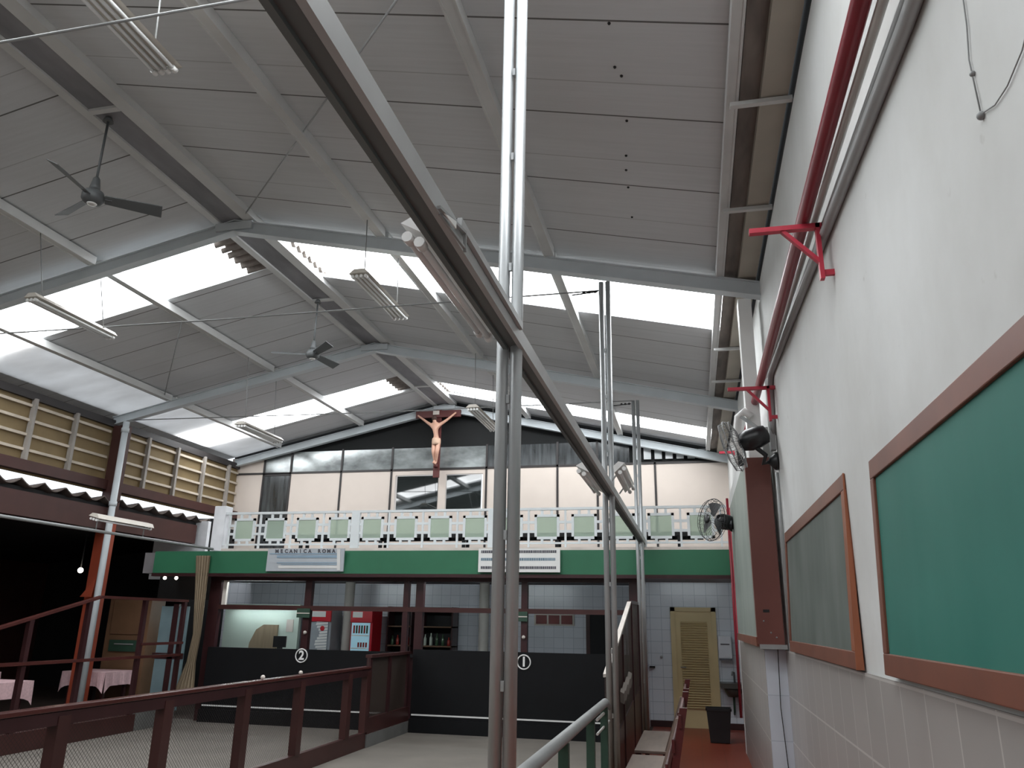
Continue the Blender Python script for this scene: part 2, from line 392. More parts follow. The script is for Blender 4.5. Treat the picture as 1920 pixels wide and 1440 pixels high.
# projecting pillar bay of the right wall
struct(MB().box((0.60, 7.84, 0), (0.79, 12.25, 1.49)).build('wall_right_bay', 'dado'))
struct(MB().box((0.605, 7.825, 0), (0.79, 7.84, 1.49)).build('trim_1', 'bluewhite'))
struct(MB().box((0.60, 7.86, 1.49), (0.80, 12.25, 3.6)).build('wall_right_bay_upper', 'plaster'))
struct(MB().box((0.595, 12.10, 0.0), (0.70, 12.26, 1.56)).build('trim_2', 'white'))
struct(MB().box((0.585, 7.62, 3.2), (0.715, 7.82, 4.90)).build('trim_3', 'white'))
struct(MB().box((0.8, Y0, 5.02), (0.98, YB, 5.35)).build('trim_4', 'dark'))
# rear wall behind the viewer, annex walls
struct(MB().box((-16, Y0-0.15, 0), (0.98, Y0, 6.9)).build('wall_rear', 'plaster'))
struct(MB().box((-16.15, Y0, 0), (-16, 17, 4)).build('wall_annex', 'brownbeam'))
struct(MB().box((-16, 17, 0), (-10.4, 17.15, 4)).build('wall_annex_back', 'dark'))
# ceiling boards, each slope split round the openings for the daylight sheets
OPEN_R = [(-1.0, -0.1), (2.45, 3.35), (7.95, 9.35), (14.55, 15.45)]
OPEN_L = [(-1.0, -0.1), (2.45, 3.35), (7.75, 8.92), (14.0, 14.95)]
def slope(name, xa, xb, opens):
    mb = MB(); y = Y0; t = 0.05
    def strip(ya, yb):
        for (p, q) in ((xa, xb),):
            za, zb = zr(p)+0.28, zr(q)+0.28
            mb.prism([(p, ya, za), (q, ya, zb), (q, ya, zb+t), (p, ya, za+t)], (0, yb-ya, 0))
    for a, b in opens: strip(y, a); y = b
    strip(y, YB)
    return mb.build(name, 'ceil')
struct(slope('ceiling', RX, 0.58, OPEN_R)); struct(slope('ceiling_left', -9.32, RX, OPEN_L))
eb = struct(slope('ceiling_eaves', EL, -9.32, OPEN_L)); eb.data.materials[0] = M['eaves']  # translucency added to brighten the ceiling edge by the left wall
# corrugated translucent sheets
def sheet(n, xa, xb, ya, yb):
    mb = MB(); N = int((yb-ya+0.2)/0.0225)
    for i in range(N):
        a = ya-0.1+i*(yb-ya+0.2)/N; b = ya-0.1+(i+1)*(yb-ya+0.2)/N
        ha = 0.018*math.sin(a*2*PI/0.18); hb = 0.018*math.sin(b*2*PI/0.18)
        mb.quad((xa, a, zr(xa)+0.36+ha), (xb, a, zr(xb)+0.36+ha), (xb, b, zr(xb)+0.36+hb), (xa, b, zr(xa)+0.36+hb))
    return struct(mb.build('window_%d' % n, 'sheet'))
k = 1
for a, b in OPEN_R: sheet(k, -5.05, 0.58, a, b); k += 1
for a, b in OPEN_L: sheet(k, EL, -5.9, a, b); k += 1
# dark corrugated ridge capping that closes the top end of each opening
def ridgecap(n, xa, xb, ya, yb, z):
    mb = MB(); N = int((yb-ya+0.2)/0.02)
    for i in range(N):
        a = ya-0.1+i*(yb-ya+0.2)/N; b = ya-0.1+(i+1)*(yb-ya+0.2)/N
        ha = 0.035*math.sin(a*2*PI/0.16); hb = 0.035*math.sin(b*2*PI/0.16)
        mb.quad((xa, a, zr(xa)+z+ha), (xb, a, zr(xb)+z+ha), (xb, b, zr(xb)+z+hb), (xa, b, zr(xa)+z+hb))
    return struct(mb.build('trim_%d' % n, 'rustline'))
k = 5
for a, b in OPEN_R[2:]: ridgecap(k, RX, -4.98, a, b, 0.33); k += 1
for a, b in OPEN_L[2:]: ridgecap(k, -5.97, RX, a, b, 0.33); k += 1
struct(MB().box((-5.7, Y0, 6.63), (-4.9, YB, 6.66)).build('trim_9', 'dark'))

# gable end wall upstairs: cream panels, battens, glass, dark boarding
BX = [-10.5, -9.74, -9.05, -7.77, -6.54, -4.32, -2.74, -1.88, -0.67, 0.8]
mb = MB()
mb.box((-10.6, YB, 2.6), (-9.74, YB+0.12, 4.92)); mb.box((-9.05, YB, 2.6), (-6.44, YB+0.12, 4.92))
mb.box((-6.44, YB, 2.6), (-4.40, YB+0.12, 3.98)); mb.box((-6.44, YB, 4.80), (-4.40, YB+0.12, 4.92))
mb.box((-5.42, YB, 3.98), (-5.25, YB+0.12, 4.80)); mb.box((-4.40, YB, 2.6), (0.8, YB+0.12, 4.92))
mb.box((-10.6, YB, 4.92), (-9.74, YB+0.12, 5.3))
struct(mb.build('wall_back', 'cream'))
mb = MB()
for x in BX[1:-1]: mb.box((x-0.022, YB-0.015, 2.8), (x+0.022, YB, 5.45 if x < -1 else 4.95))
mb.box((-10.6, YB-0.015, 4.90), (0.8, YB, 4.945)); mb.box((-9.74, YB-0.015, 4.86), (-9.05, YB, 4.92))
struct(mb.build('trim_10', 'batten'))
mb = MB().box((-9.74, YB, 2.81), (-9.05, YB+0.1, 4.9)); struct(mb.build('door_2', 'glassdk'))
for i, (a, b, mt) in enumerate([(-9.74, -9.05, 'glassg'), (-9.05, -7.77, 'glassg'), (-7.77, -6.54, 'glassg'), (-6.54, -4.32, 'glassg'), (-4.32, -2.74, 'glassdk'), (-2.74, -1.88, 'glassdk'), (-1.88, -1.2, 'glassdk')]):
    struct(MB().box((a, YB+0.01, 4.945), (b, YB+0.05, 5.42)).build('window_%d' % (10+i), mt))
struct(MB().prism([(-10.6, YB+0.06, 4.92), (0.8, YB+0.06, 4.92), (0.8, YB+0.06, 5.2), (RX, YB+0.06, 6.75), (-10.6, YB+0.06, 5.6)], (0, 0.08, 0)).build('wall_gable', 'gable'))
for i, (a, b) in enumerate([(-6.40, -5.44), (-5.23, -4.44)]):
    struct(MB().box((a, YB+0.02, 4.0), (b, YB+0.06, 4.78)).build('window_%d' % (20+i), 'glassd'))
mb = MB()
for i in range(7): mb.box((-1.12+i*0.225, YB-0.0, 5.01), (-0.97+i*0.225, YB+0.05, 5.27 - i*0.012))
struct(mb.build('window_22', 'glassblock'))

# left clerestory wall of amber sheets between slats
lw = -10.45
struct(MB().box((lw-0.02, Y0, 3.84), (lw, YB, 5.14)).build('wall_left', 'louvre'))
struct(MB().box((lw-0.02, Y0, 5.04), (lw+0.06, YB, 5.17)).build('trim_11', 'batten'))
mb = MB().prism([(EL, Y0, zr(EL)+0.28), (EL-2.0, Y0, zr(EL-2.0)+0.28), (EL-2.0, Y0, zr(EL-2.0)+0.33), (EL, Y0, zr(EL)+0.33)], (0, YB-Y0, 0)); struct(mb.build('ceiling_overhang', 'ceil'))

# bar and passage under the balcony
struct(MB().box((-10.4, 16.1, 0), (-0.85, 16.2, 2.42)).build('wall_bar', 'wtile'))
struct(MB().box((-0.85, 14.72, 0), (-0.42, 14.84, 2.42)).box((0.33, 14.72, 0), (0.8, 14.84, 2.42)).box((-0.42, 14.72, 1.97), (0.33, 14.84, 2.42)).build('wall_passage', 'wtile'))
struct(MB().box((-0.93, 12.75, 0), (-0.85, 16.1, 2.419)).build('wall_bar_side', 'wtile'))
struct(MB().box((-0.85, 14.68, 0), (-0.44, 14.72, 0.10)).box((0.35, 14.68, 0), (0.8, 14.72, 0.10)).build('baseboard_passage', 'maroond'))
struct(MB().box((-9.55, 15.0, 0), (-7.86, 15.1, 1.95)).build('wall_bar_partition', 'mint'))
struct(MB().box((-2.06, 16.06, 0), (-1.64, 16.1, 1.86)).build('door_3', 'dark'))
struct(MB().box((-2.14, 16.05, 0), (-2.06, 16.1, 1.9)).box((-1.64, 16.05, 0), (-1.58, 16.1, 1.9)).box((-2.14, 16.05, 1.86), (-1.58, 16.1, 1.92)).build('trim_12', 'maroon'))
struct(MB().box((-0.85, 12.70, 0), (-0.79, 12.75, 2.36)).build('trim_14', 'cream'))
# three little red shuttered windows
win = MB().box((-3.20, 16.07, 1.63), (-2.38, 16.1, 1.95)).build('window_30', 'offwhite'); struct(win)
for i in range(3): MB().box((-3.16+i*0.26, 16.05, 1.66), (-2.94+i*0.26, 16.07, 1.83)).box((-3.16+i*0.26, 16.05, 1.86), (-2.94+i*0.26, 16.07, 1.93)).build('pane', 'shutterred', win)
# cream louvred door with its frame
d1 = struct(MB().box((-0.42, 14.70, 0), (0.33, 14.80, 1.97)).build('door_1', 'doorcream'))
mb = MB().box((-0.44, 14.66, 0), (-0.36, 14.70, 1.99)).box((0.27, 14.66, 0), (0.35, 14.70, 1.99)).box((-0.44, 14.66, 1.92), (0.35, 14.70, 1.99)); mb.build('door_frame', 'doorcream', d1)
mb = MB()
for i in range(36):
    z = 0.32+i*0.04; mb.prism([(-0.27, 14.70, z), (-0.27, 14.666, z-0.004), (-0.27, 14.662, z+0.004), (-0.27, 14.70, z+0.026)], (0.46, 0, 0))
mb.build('louvre_slats', 'doorcream', d1)
MB().tube([(-0.29, 14.69, 0.98), (-0.29, 14.65, 0.98), (-0.20, 14.645, 0.98)], 0.009).build('handle', 'gal', d1)

# ---------------------------------------------------------------- roof steel
RG = 'steel rafters under the roof'
def rafter(y, label):
    o = thing('steel_rafter', (RX, y, zr(RX)), label, 'rafter', RG)
    for nm, (xa, xb) in (('right_arm', (RX, ER)), ('left_arm', (RX, EL+0.1))):
        mb = MB()
        za, zb = zr(xa), zr(xb)
        for (h0, h1, wd) in ((0, 0.012, 0.12), (0.012, 0.148, 0.05), (0.148, 0.16, 0.12)):
            mb.prism([(xa, y-wd/2, za+h0), (xb, y-wd/2, zb+h0), (xb, y-wd/2, zb+h1), (xa, y-wd/2, za+h1)], (0, wd, 0))
        mb.build(nm, 'steelblue', o)
    MB().cb((RX, y, zr(RX)+0.07), (0.5, 0.13, 0.10)).build('ridge_plate', 'steelblue', o)
    return o
rafter(7.55, 'blue grey roof rafter nearest the viewer, just before the big skylights')
rafter(12.0, 'second blue grey roof rafter, between the two rows of skylights')
rafter(16.08, 'far blue grey roof rafter against the black gable behind the crucifix')
def purlin(x, label, wd=0.11):
    z = zr(x)+0.165; s = 1 if x > RX else -1
    o = thing('roof_purlin', (x, 5.0, z), label, 'purlin', 'purlins along the roof')
    for i, (a, b) in enumerate(((Y0, 3.05), (3.15, 7.5), (7.6, 11.95), (12.05, 16.0))):
        mb = MB().box((x-wd/2, a, z), (x+wd/2, b, z+0.10))
        mb.box((x-wd/2, a, z-0.008), (x-wd/2+0.016, b, z)); mb.box((x+wd/2-0.016, a, z-0.008), (x+wd/2, b, z))
        mb.build('bay', 'steelgrey', o, rel=False)
    return o
purlin(-3.35, 'grey roof purlin on the right slope, second from the ridge')
purlin(-1.36, 'grey roof purlin on the right slope, above the pole row')
purlin(0.42, 'grey roof purlin beside the gutter, closest to the right wall', 0.08)
purlin(-7.27, 'grey roof purlin on the left slope, nearest the ridge')
purlin(-9.3, 'grey roof purlin on the left slope, nearest the amber side wall')
# ridge channel
rd = thing('ridge_beam', (-5.3, 5, 6.3), 'dark grey ridge channel between two pale flanges at the peak of the roof', 'beam')
MB().box((-5.60, Y0, 6.36), (-5.50, 16.1, 6.50)).build('flange', 'steelgrey', rd)
MB().box((-5.18, Y0, 6.36), (-5.03, 16.1, 6.50)).build('flange', 'steelgrey', rd)
MB().box((-5.50, Y0, 6.385), (-5.18, 16.1, 6.40)).build('lining', 'ridgegrey', rd)
for y in (5.3, 10.0, 14.6): MB().box((-5.50, y-0.03, 6.355), (-5.18, y+0.03, 6.385)).build('cross_piece', 'steelgrey', rd)
# eaves gutter on the right
gt = thing('eaves_gutter', (0.68, 5, 5.06), 'tan sheet metal gutter box between the roof and the right wall', 'gutter')
MB().box((0.60, Y0, 5.08), (0.775, YB, 5.22)).build('trough', 'tan', gt)
MB().box((0.47, Y0, 5.15), (0.60, YB, 5.17)).build('lining', 'rustline', gt)
for y in (2.9, 4.63, 6.06, 7.62, 9.6, 11.0, 12.1): MB().bar((0.40, y, 5.055), (0.80, y, 5.055), 0.04, 0.03).build('strap', 'steelgrey', gt)
# brace rods in the roof plane
def brace(a, b, label):
    return tag(MB().tube([a, b], 0.009, 6).build('brace_rod', 'galdull'), label, 'rod', 'thin brace rods under the ceiling')
brace((-5.1, 7.4, zr(-5.1)+0.2), (-1.4, 3.5, zr(-1.4)+0.2), 'thin brace rod slanting from the ridge down over the near right ceiling')
brace((-9.3, 11.8, zr(-9.3)+0.2), (-7.3, 9.4, zr(-7.3)+0.2), 'thin brace rod slanting over the left ceiling behind the first skylight')
for i, (x, y) in enumerate(((-0.352, 4.09), (-0.356, 4.51), (-0.318, 4.6), (-0.324, 5.12), (-0.369, 5.60), (-0.387, 5.82), (-0.392, 6.10), (-0.40, 6.64))):
    tag(MB().lathe([(.009, -.010), (.012, 0)], (x, y, zr(x)+0.28), (0, 0, 1), 8).build('ceiling_spot', 'dark'), 'dark spot in the row under the near right ceiling', 'spot', 'dark spots under the right ceiling')  # small dark discs shaped for stains and holes in the ceiling
def tie(y, xa, xb, z, label):
    return tag(MB().tube([(xa, y, z+0.06), ((xa+xb)/2, y, z), (xb, y, z)], 0.009, 6).build('tie_wire', 'galdull'), label, 'wire', 'tie wires across the hall')
tie(3.1, -9.6, -0.80, 5.05, 'steel tie wire crossing the top left corner in front of the near lamp')
tie(7.55, -10.2, -0.80, 5.08, 'steel tie wire across the hall to the second pole')
tie(12.0, -10.1, -0.80, 5.11, 'steel tie wire across the hall to the third pole, farthest one')

# left columns
cl = thing('steel_column', (-10.25, 12, 0), 'red brown column carrying the roof at the left side', 'column')
MB().box((-10.37, 11.92, 0), (-10.13, 12.12, 3.3)).build('lower_shaft', 'orange', cl)  # orange red paints in the warm light on the lower column
MB().box((-10.39, 11.94, 3.3), (-10.12, 12.10, 5.06)).build('upper_shaft', 'brownbeam', cl)
dp = thing('downpipe', (-10.06, 11.86, 0.6), 'grey downpipe running down the red column at the left', 'pipe')
MB().tube([(-10.06, 11.86, 0), (-10.06, 11.86, 5.1)], 0.055, 14).build('pipe', 'steelblue', dp)
for z in (3.55, 4.9): MB().tube([(-10.06, 11.86, z), (-10.06, 11.86, z+0.08)], 0.068, 14).build('collar', 'steelblue', dp)
# the clerestory grid: posts and slats, one frame per bay
def clerestory(ya, yb, posts, label):
    o = thing('clerestory_frame', (lw+0.04, (ya+yb)/2, 4.0), label, 'window frame', 'frames of the amber side wall')
    for z in (4.94, 4.70, 4.46, 4.22): MB().box((lw+0.005, ya, z-0.022), (lw+0.05, yb, z+0.022)).build('slat', 'slat', o)
    for y in posts: MB().box((lw+0.02, y-0.03, 3.95), (lw+0.10, y+0.03, 5.06)).build('mullion', 'post', o)
    return o
clerestory(7.6, 11.92, (8.28, 9.2, 10.12, 11.03), 'near slatted frame over the amber side wall, left of the red column')
clerestory(12.12, YB, (12.95, 13.87, 14.80, 15.75), 'far slatted frame over the amber side wall, right of the red column')
tag(MB().box((lw-0.02, 7.0, 3.87), (lw+0.14, YB, 4.04)).build('sill_beam', 'brownbeam'), 'dark red brown beam under the amber side wall', 'beam')
# clay tile eave of the annex roof and its fascia
mb = MB(); N = 200
xa, xb = -10.12, -13.5
for i in range(N):
    a = 7.2+i*(14.9-7.2)/N; b = 7.2+(i+1)*(14.9-7.2)/N
    f = lambda y: -0.105*abs(math.sin((y-7.2)*PI/0.45))
    for (p, q) in ((f(a), f(b)),):
        mb.quad((xa, a, 3.70+p), (xb, a, 3.3+p), (xb, b, 3.3+q), (xa, b, 3.70+q))
        mb.quad((xa, a, 3.72+p), (xb, a, 3.32+p), (xb, b, 3.32+q), (xa, b, 3.72+q))
        mb.quad((xa, a, 3.70+p), (xa, b, 3.70+q), (xa, b, 3.72+q), (xa, a, 3.72+p))
tag(mb.build('tile_roof_edge', 'clay'), 'wavy clay tile roof edge under the amber side wall', 'roof')
tag(MB().box((-10.24, 6.8, 3.14), (-10.14, 14.5, 3.52)).build('fascia_beam', 'brownbeam'), 'red brown fascia beam below the wavy roof tiles', 'beam')
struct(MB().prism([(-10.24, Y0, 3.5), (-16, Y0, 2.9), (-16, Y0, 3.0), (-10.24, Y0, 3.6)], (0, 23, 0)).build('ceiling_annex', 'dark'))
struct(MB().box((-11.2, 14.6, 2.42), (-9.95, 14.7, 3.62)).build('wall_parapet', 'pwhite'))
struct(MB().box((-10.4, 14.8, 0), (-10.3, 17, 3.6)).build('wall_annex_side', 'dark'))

# ---------------------------------------------------------------- balcony
bal = thing('balcony', (-4.3, 12.44, 2.42), 'balcony floor with green painted front across the end of the hall', 'balcony')
MB().box((-9.7, 12.46, 2.42), (0.79, 16.09, 2.78)).build('slab', 'slab', bal)
MB().box((-9.45, 12.40, 2.42), (0.56, 12.46, 2.80)).build('green_front', 'fascia', bal)
MB().box((-9.45, 12.38, 2.365), (0.58, 12.50, 2.42)).build('lower_edge', 'maroond', bal)
MB().box((-8.13, 12.40, 2.80), (0.56, 12.52, 2.845)).build('kerb', 'paper', bal)
tag(MB().box((-8.36, 12.40, 2.80), (-8.13, 12.62, 3.60)).build('parapet_post', 'pwhite', bevel=0.01), 'white square post at the left end of the balcony railing', 'post')
rl = thing('balcony_railing', (-3.8, 12.45, 2.845), 'white iron railing of framed squares along the balcony', 'railing')
yr = 12.45
MB().box((-8.13, yr-0.025, 3.445), (0.56, yr+0.025, 3.485)).build('top_rail', 'railwhite', rl)
MB().box((-8.13, yr-0.015, 2.90), (0.56, yr+0.015, 2.93)).build('bottom_rail', 'railwhite', rl)
BAY = 2.43; xs0 = -8.05
i = 0; x = xs0
while x < 0.5:
    if i % 4 == 0 and i > 0: MB().box((x-0.075, yr-0.03, 2.845), (x+0.075, yr+0.03, 3.45)).build('panel_post', 'railwhite', rl)
    else: MB().box((x-0.016, yr-0.016, 2.845), (x+0.016, yr+0.016, 3.45)).build('baluster', 'railwhite', rl)
    cx = x + BAY/8; cz = 3.175; hw = 0.205; hh = 0.20
    if cx + hw < 0.6:
        q = MB(); t = 0.021
        for (a, b, c, d) in ((-hw, hw, hh-2*t, hh), (-hw, hw, -hh, -hh+2*t), (-hw, -hw+2*t, -hh, hh), (hw-2*t, hw, -hh, hh)):
            q.box((cx+a, yr-0.014, cz+c), (cx+b, yr+0.014, cz+d))
        for sx in (-0.08, 0.08):
            q.box((cx+sx-t, yr-0.012, cz+hh), (cx+sx+t, yr+0.012, 3.45)); q.box((cx+sx-t, yr-0.012, 2.93), (cx+sx+t, yr+0.012, cz-hh))
        for sz in (-0.075, 0.075):
            q.box((x, yr-0.012, cz+sz-t), (cx-hw, yr+0.012, cz+sz+t)); q.box((cx+hw, yr-0.012, cz+sz-t), (x+BAY/4, yr+0.012, cz+sz+t))
        fr = q.build('square_frame', 'railwhite', rl)
        MB().box((cx-hw+0.03, yr-0.003, cz-hh+0.03), (cx+hw-0.03, yr+0.003, cz+hh-0.03)).build('green_pane', 'acryl', fr)
    x += BAY/4; i += 1
bn = thing('balcony_bench', (-3.6, 13.6, 2.78), 'long dark bench standing behind the balcony railing', 'bench')
MB().box((-7.4, 13.5, 3.13), (0.2, 13.85, 3.20)).build('seat', 'dark', bn)
MB().box((-7.4, 13.66, 3.08), (0.2, 13.70, 3.13)).build('stretcher', 'dark', bn)
for x in (-7.2, -5.6, -4.0, -2.3, -0.2):
    for y in (13.52, 13.78): MB().box((x-0.03, y, 2.785), (x+0.03, y+0.04, 3.16)).build('leg', 'dark', bn)
# boards with sponsors' lettering on the green front
sg = thing('sponsor_sign', (-6.47, 12.38, 2.44), 'silver grey lettered sign hanging on the left of the green balcony front', 'sign')
MB().prism([(-7.19, 12.36, 2.455), (-5.75, 12.36, 2.455), (-5.73, 12.30, 2.83), (-7.15, 12.30, 2.83)], (0, 0.03, 0)).build('board', 'signgrey', sg)
ux = (1, 0, 0); uy = Vector((0, -0.06, 0.375)).normalized()
def on(x, z, out=0.004): return (x, 12.36-0.16*(z-2.455)-out, z)
for n_, ch in enumerate('MECANICA ROMA'):
    if ch != ' ': text_mesh('letter', ch, 0.085, 'ink', sg, on(-6.98+n_*0.088, 2.785), ux, uy, 0.002, 1.0, 0.003)
mb = MB()
for z, hh, a in ((2.735, 0.02, -7.12), (2.675, 0.045, -6.98), (2.585, 0.018, -6.98), (2.56, 0.012, -6.9)):
    mb.prism([on(a, z), on(-5.86, z), on(-5.86, z+hh), on(a, z+hh)], (0, -0.002, 0))
mb.build('print_band', 'signblue', sg)
mb = MB().prism([on(-6.95, 2.505), on(-5.86, 2.505), on(-5.86, 2.55), on(-6.95, 2.55)], (0, -0.002, 0)); mb.build('lower_band', 'white', sg)
MB().prism([on(-5.86, 2.47), on(-5.80, 2.47), on(-5.80, 2.82), on(-5.86, 2.82)], (0, -0.004, 0)).build('edge_strip', 'white', sg)
s2 = thing('sponsor_sign', (-2.71, 12.38, 2.45), 'bright white sign of three dark lines on the green front, behind the main pole', 'sign')
MB().box((-3.385, 12.33, 2.45), (-2.045, 12.36, 2.82)).build('board', 'white', s2)
for z in (2.75, 2.63, 2.50):
    mb = MB(); x = -3.34; random.seed(int(z*100))
    while x < -2.12:
        wd = random.choice((0.018, 0.024, 0.03)); mb.box((x, 12.326, z), (x+wd, 12.33, z+0.042)); x += wd+0.006
    mb.build('text_line', 'inkblue' if z == 2.63 else 'ink', s2)

# ---------------------------------------------------------------- crucifix on the gable
cr = thing('crucifix', (-5.43, 16.05, 4.72), 'dark red wooden crucifix with pale figure hung under the roof peak', 'crucifix')
MB().box((-5.50, 16.02, 4.70), (-5.36, 16.08, 6.34)).build('upright', 'cross', cr, 0.008)
MB().box((-5.96, 15.99, 6.06), (-4.90, 16.05, 6.22)).build('cross_arm', 'cross', cr, 0.008)
MB().box((-5.54, 15.96, 6.12), (-5.40, 15.99, 6.21)).build('plaque', 'paper', cr)
MB().tube([(-5.43, 15.98, 4.98), (-5.43, 15.98, 4.92)], 0.05, 8).build('foot_block', 'cross', cr)
def skinned(name, verts, edges, radii, m, parent, sub=2, root=0):
    me = bpy.data.meshes.new(name); o0 = wloc(parent)
    me.from_pydata([tuple(Vector(v)-o0) for v in verts], edges, []); me.materials.append(M[m])
    o = bpy.data.objects.new(name, me); C.objects.link(o); o.parent = parent
    o.modifiers.new('skin', 'SKIN')
    if not me.skin_vertices: me.skin_vertices.new()
    for i, r in enumerate(radii):
        me.skin_vertices[0].data[i].radius = r if isinstance(r, tuple) else (r, r); me.skin_vertices[0].data[i].use_root = (i == root)
    s = o.modifiers.new('sub', 'SUBSURF'); s.levels = sub; s.render_levels = sub
    return o
yy = 15.93
V = [(-5.42, yy, 5.50), (-5.43, yy, 5.62), (-5.45, yy-0.02, 5.76), (-5.46, yy-0.01, 5.86), (-5.47, yy-0.03, 5.93), (-5.48, yy-0.05, 6.00),
     (-5.56, yy, 5.87), (-5.70, yy+0.02, 5.97), (-5.86, yy+0.03, 6.09), (-5.90, yy+0.03, 6.12),
     (-5.36, yy, 5.87), (-5.20, yy+0.02, 5.98), (-5.03, yy+0.03, 6.12), (-4.99, yy+0.03, 6.15),
     (-5.37, yy, 5.45), (-5.37, yy-0.07, 5.24), (-5.41, yy+0.01, 5.03), (-5.42, yy-0.04, 4.97),
     (-5.47, yy, 5.45), (-5.46, yy-0.05, 5.24), (-5.44, yy+0.01, 5.05), (-5.46, yy-0.05, 4.99)]
E_ = [(0, 1), (1, 2), (2, 3), (3, 4), (4, 5), (3, 6), (6, 7), (7, 8), (8, 9), (3, 10), (10, 11), (11, 12), (12, 13), (0, 14), (14, 15), (15, 16), (16, 17), (0, 18), (18, 19), (19, 20), (20, 21)]
Rr = [(.085, .06), (.07, .05), (.088, .06), (.075, .05), .032, .055, .042, .03, .022, .022, .042, .03, .022, .022, .058, .046, .028, .026, .058, .046, .028, .026]
skinned('figure', V, E_, Rr, 'skin', cr)
MB().ball((-5.48, yy-0.04, 6.02), 0.062, 10, (1, .95, 1.1)).ball((-5.47, yy, 5.96), 0.045, 8, (1, .8, 1.4)).build('hair', 'hair', cr)
MB().lathe([(.092, 0), (.10, .05), (.098, .12), (.088, .15)], (-5.42, yy, 5.41), (0, 0, 1), 16).build('loincloth', 'cloth', cr)

# ---------------------------------------------------------------- pole row, beam and its lamps
def pole_pair(y, label, top, rr=0.0278, gap=0.0275):
    o = thing('support_pole', (-0.77, y, 0), label, 'pole', 'galvanised twin pipe poles')
    for s in (-1, 1): MB().tube([(-0.77+s*gap, y, 0), (-0.77+s*(gap+0.008), y, top)], rr, 20).build('pipe', 'pole', o)
    for z in (0.9, 1.45, 2.05, 2.65, 3.3, 3.9, 4.4): MB().cb((-0.77, y-0.012, z), (0.014, 0.018, 0.04)).build('weld_tab', 'pole', o)
    MB().box((-0.87, y-0.08, 0), (-0.67, y+0.08, 0.012)).build('base_plate', 'pole', o)
    return o
pole_pair(3.24, 'near galvanised twin pipe pole rising through the middle of the view', 5.3)
pole_pair(7.55, 'second galvanised twin pipe pole, halfway along the court edge', 5.17)
pole_pair(12.03, 'third galvanised twin pipe pole in front of the balcony', 5.12)
for y, lab in ((7.55, 'small insulator row on wire left of the second pole top'), (12.03, 'small insulator row on wire left of the third pole top')):
    mb = MB().tube([(-0.84, y, 5.07), (-1.12, y, 5.05)], 0.008, 6)
    for dx in (0.0, 0.06, 0.12): mb.ball((-0.87-dx, y, 5.07), 0.018, 6)
    tag(mb.build('wire_clamp', 'dark'), lab, 'clamp')
bm_ = thing('long_beam', (-0.735, 6.0, 2.9), 'long dark channel beam running along the poles to the balcony', 'beam')
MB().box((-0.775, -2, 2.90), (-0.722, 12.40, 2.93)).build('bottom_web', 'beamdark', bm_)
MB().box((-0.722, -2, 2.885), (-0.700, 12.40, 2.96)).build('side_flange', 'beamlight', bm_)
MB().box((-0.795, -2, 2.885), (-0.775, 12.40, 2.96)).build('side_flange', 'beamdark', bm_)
def strip_lamp(o, x, ya, yb, z, tubes, tilt, m='white'):
    n = Vector((math.sin(tilt), 0, -math.cos(tilt))); t = Vector((math.cos(tilt), 0, math.sin(tilt)))
    wd = 0.05*tubes+0.03; c = Vector((x, 0, z))
    def P(a, b, y): return c + t*a + n*b + Vector((0, y, 0))
    h = wd/2
    MB().prism([P(-h, 0.0, ya), P(h, 0.0, ya), P(h*0.5, -0.05, ya), P(-h*0.5, -0.05, ya)], (0, yb-ya, 0)).build('housing', m, o)
    for i in range(tubes):
        a = (i-(tubes-1)/2)*0.05
        tu = MB().tube([P(a, 0.03, ya+0.05), P(a, 0.03, yb-0.05)], 0.013, 10).build('tube', 'tube', o)
        for e in (ya+0.01, yb-0.05): MB().tube([P(a, 0.03, e), P(a, 0.03, e+0.04)], 0.019, 10).build('socket', 'white', tu)
def beam_lamp(x, y, label, tilt, L=1.25, z=2.93):
    o = thing('strip_lamp', (x, y, z), label, 'lamp', 'strip lamps along the long beam')
    strip_lamp(o, x, y, y+L, z, 2, tilt)
    for yy in (y+0.2, y+L-0.2): MB().bar((x, yy, z+0.04), (-0.75 + (0.06 if x > -0.75 else -0.06), yy, 2.955), 0.02, 0.012).build('bracket', 'galdull', o)
    return o
beam_lamp(-0.835, 2.15, 'twin tube lamp on the left side of the long beam before the near pole', -0.5, 0.95)
tl = thing('tray_lamp', (-0.68, 2.2, 2.90), 'thin metal lamp tray seen edge on at the right side of the long beam', 'lamp')
MB().box((-0.698, 2.16, 2.935), (-0.682, 3.12, 2.965)).build('tray', 'beamlight', tl)
fr = MB().bar((-0.69, 1.95, 2.885), (-0.68, 2.19, 2.925), 0.012, 0.010).bar((-0.68, 2.19, 2.93), (-0.68, 2.20, 2.86), 0.010, 0.010).bar((-0.70, 1.99, 2.885), (-0.68, 2.19, 2.87), 0.008, 0.008); fr.build('end_bracket', 'galdull', tl)
MB().prism([(-0.69, 1.985, 2.888), (-0.675, 2.07, 2.90), (-0.675, 2.07, 2.875)], (0.004, 0, 0)).build('reflector_tip', 'white', tl)
beam_lamp(-0.86, 6.35, 'twin tube lamp on the left side of the long beam by the second pole', -0.5, 1.1)
beam_lamp(-0.60, 6.9, 'tilted twin tube lamp right of the second pole', 0.75, 1.15, 3.04)
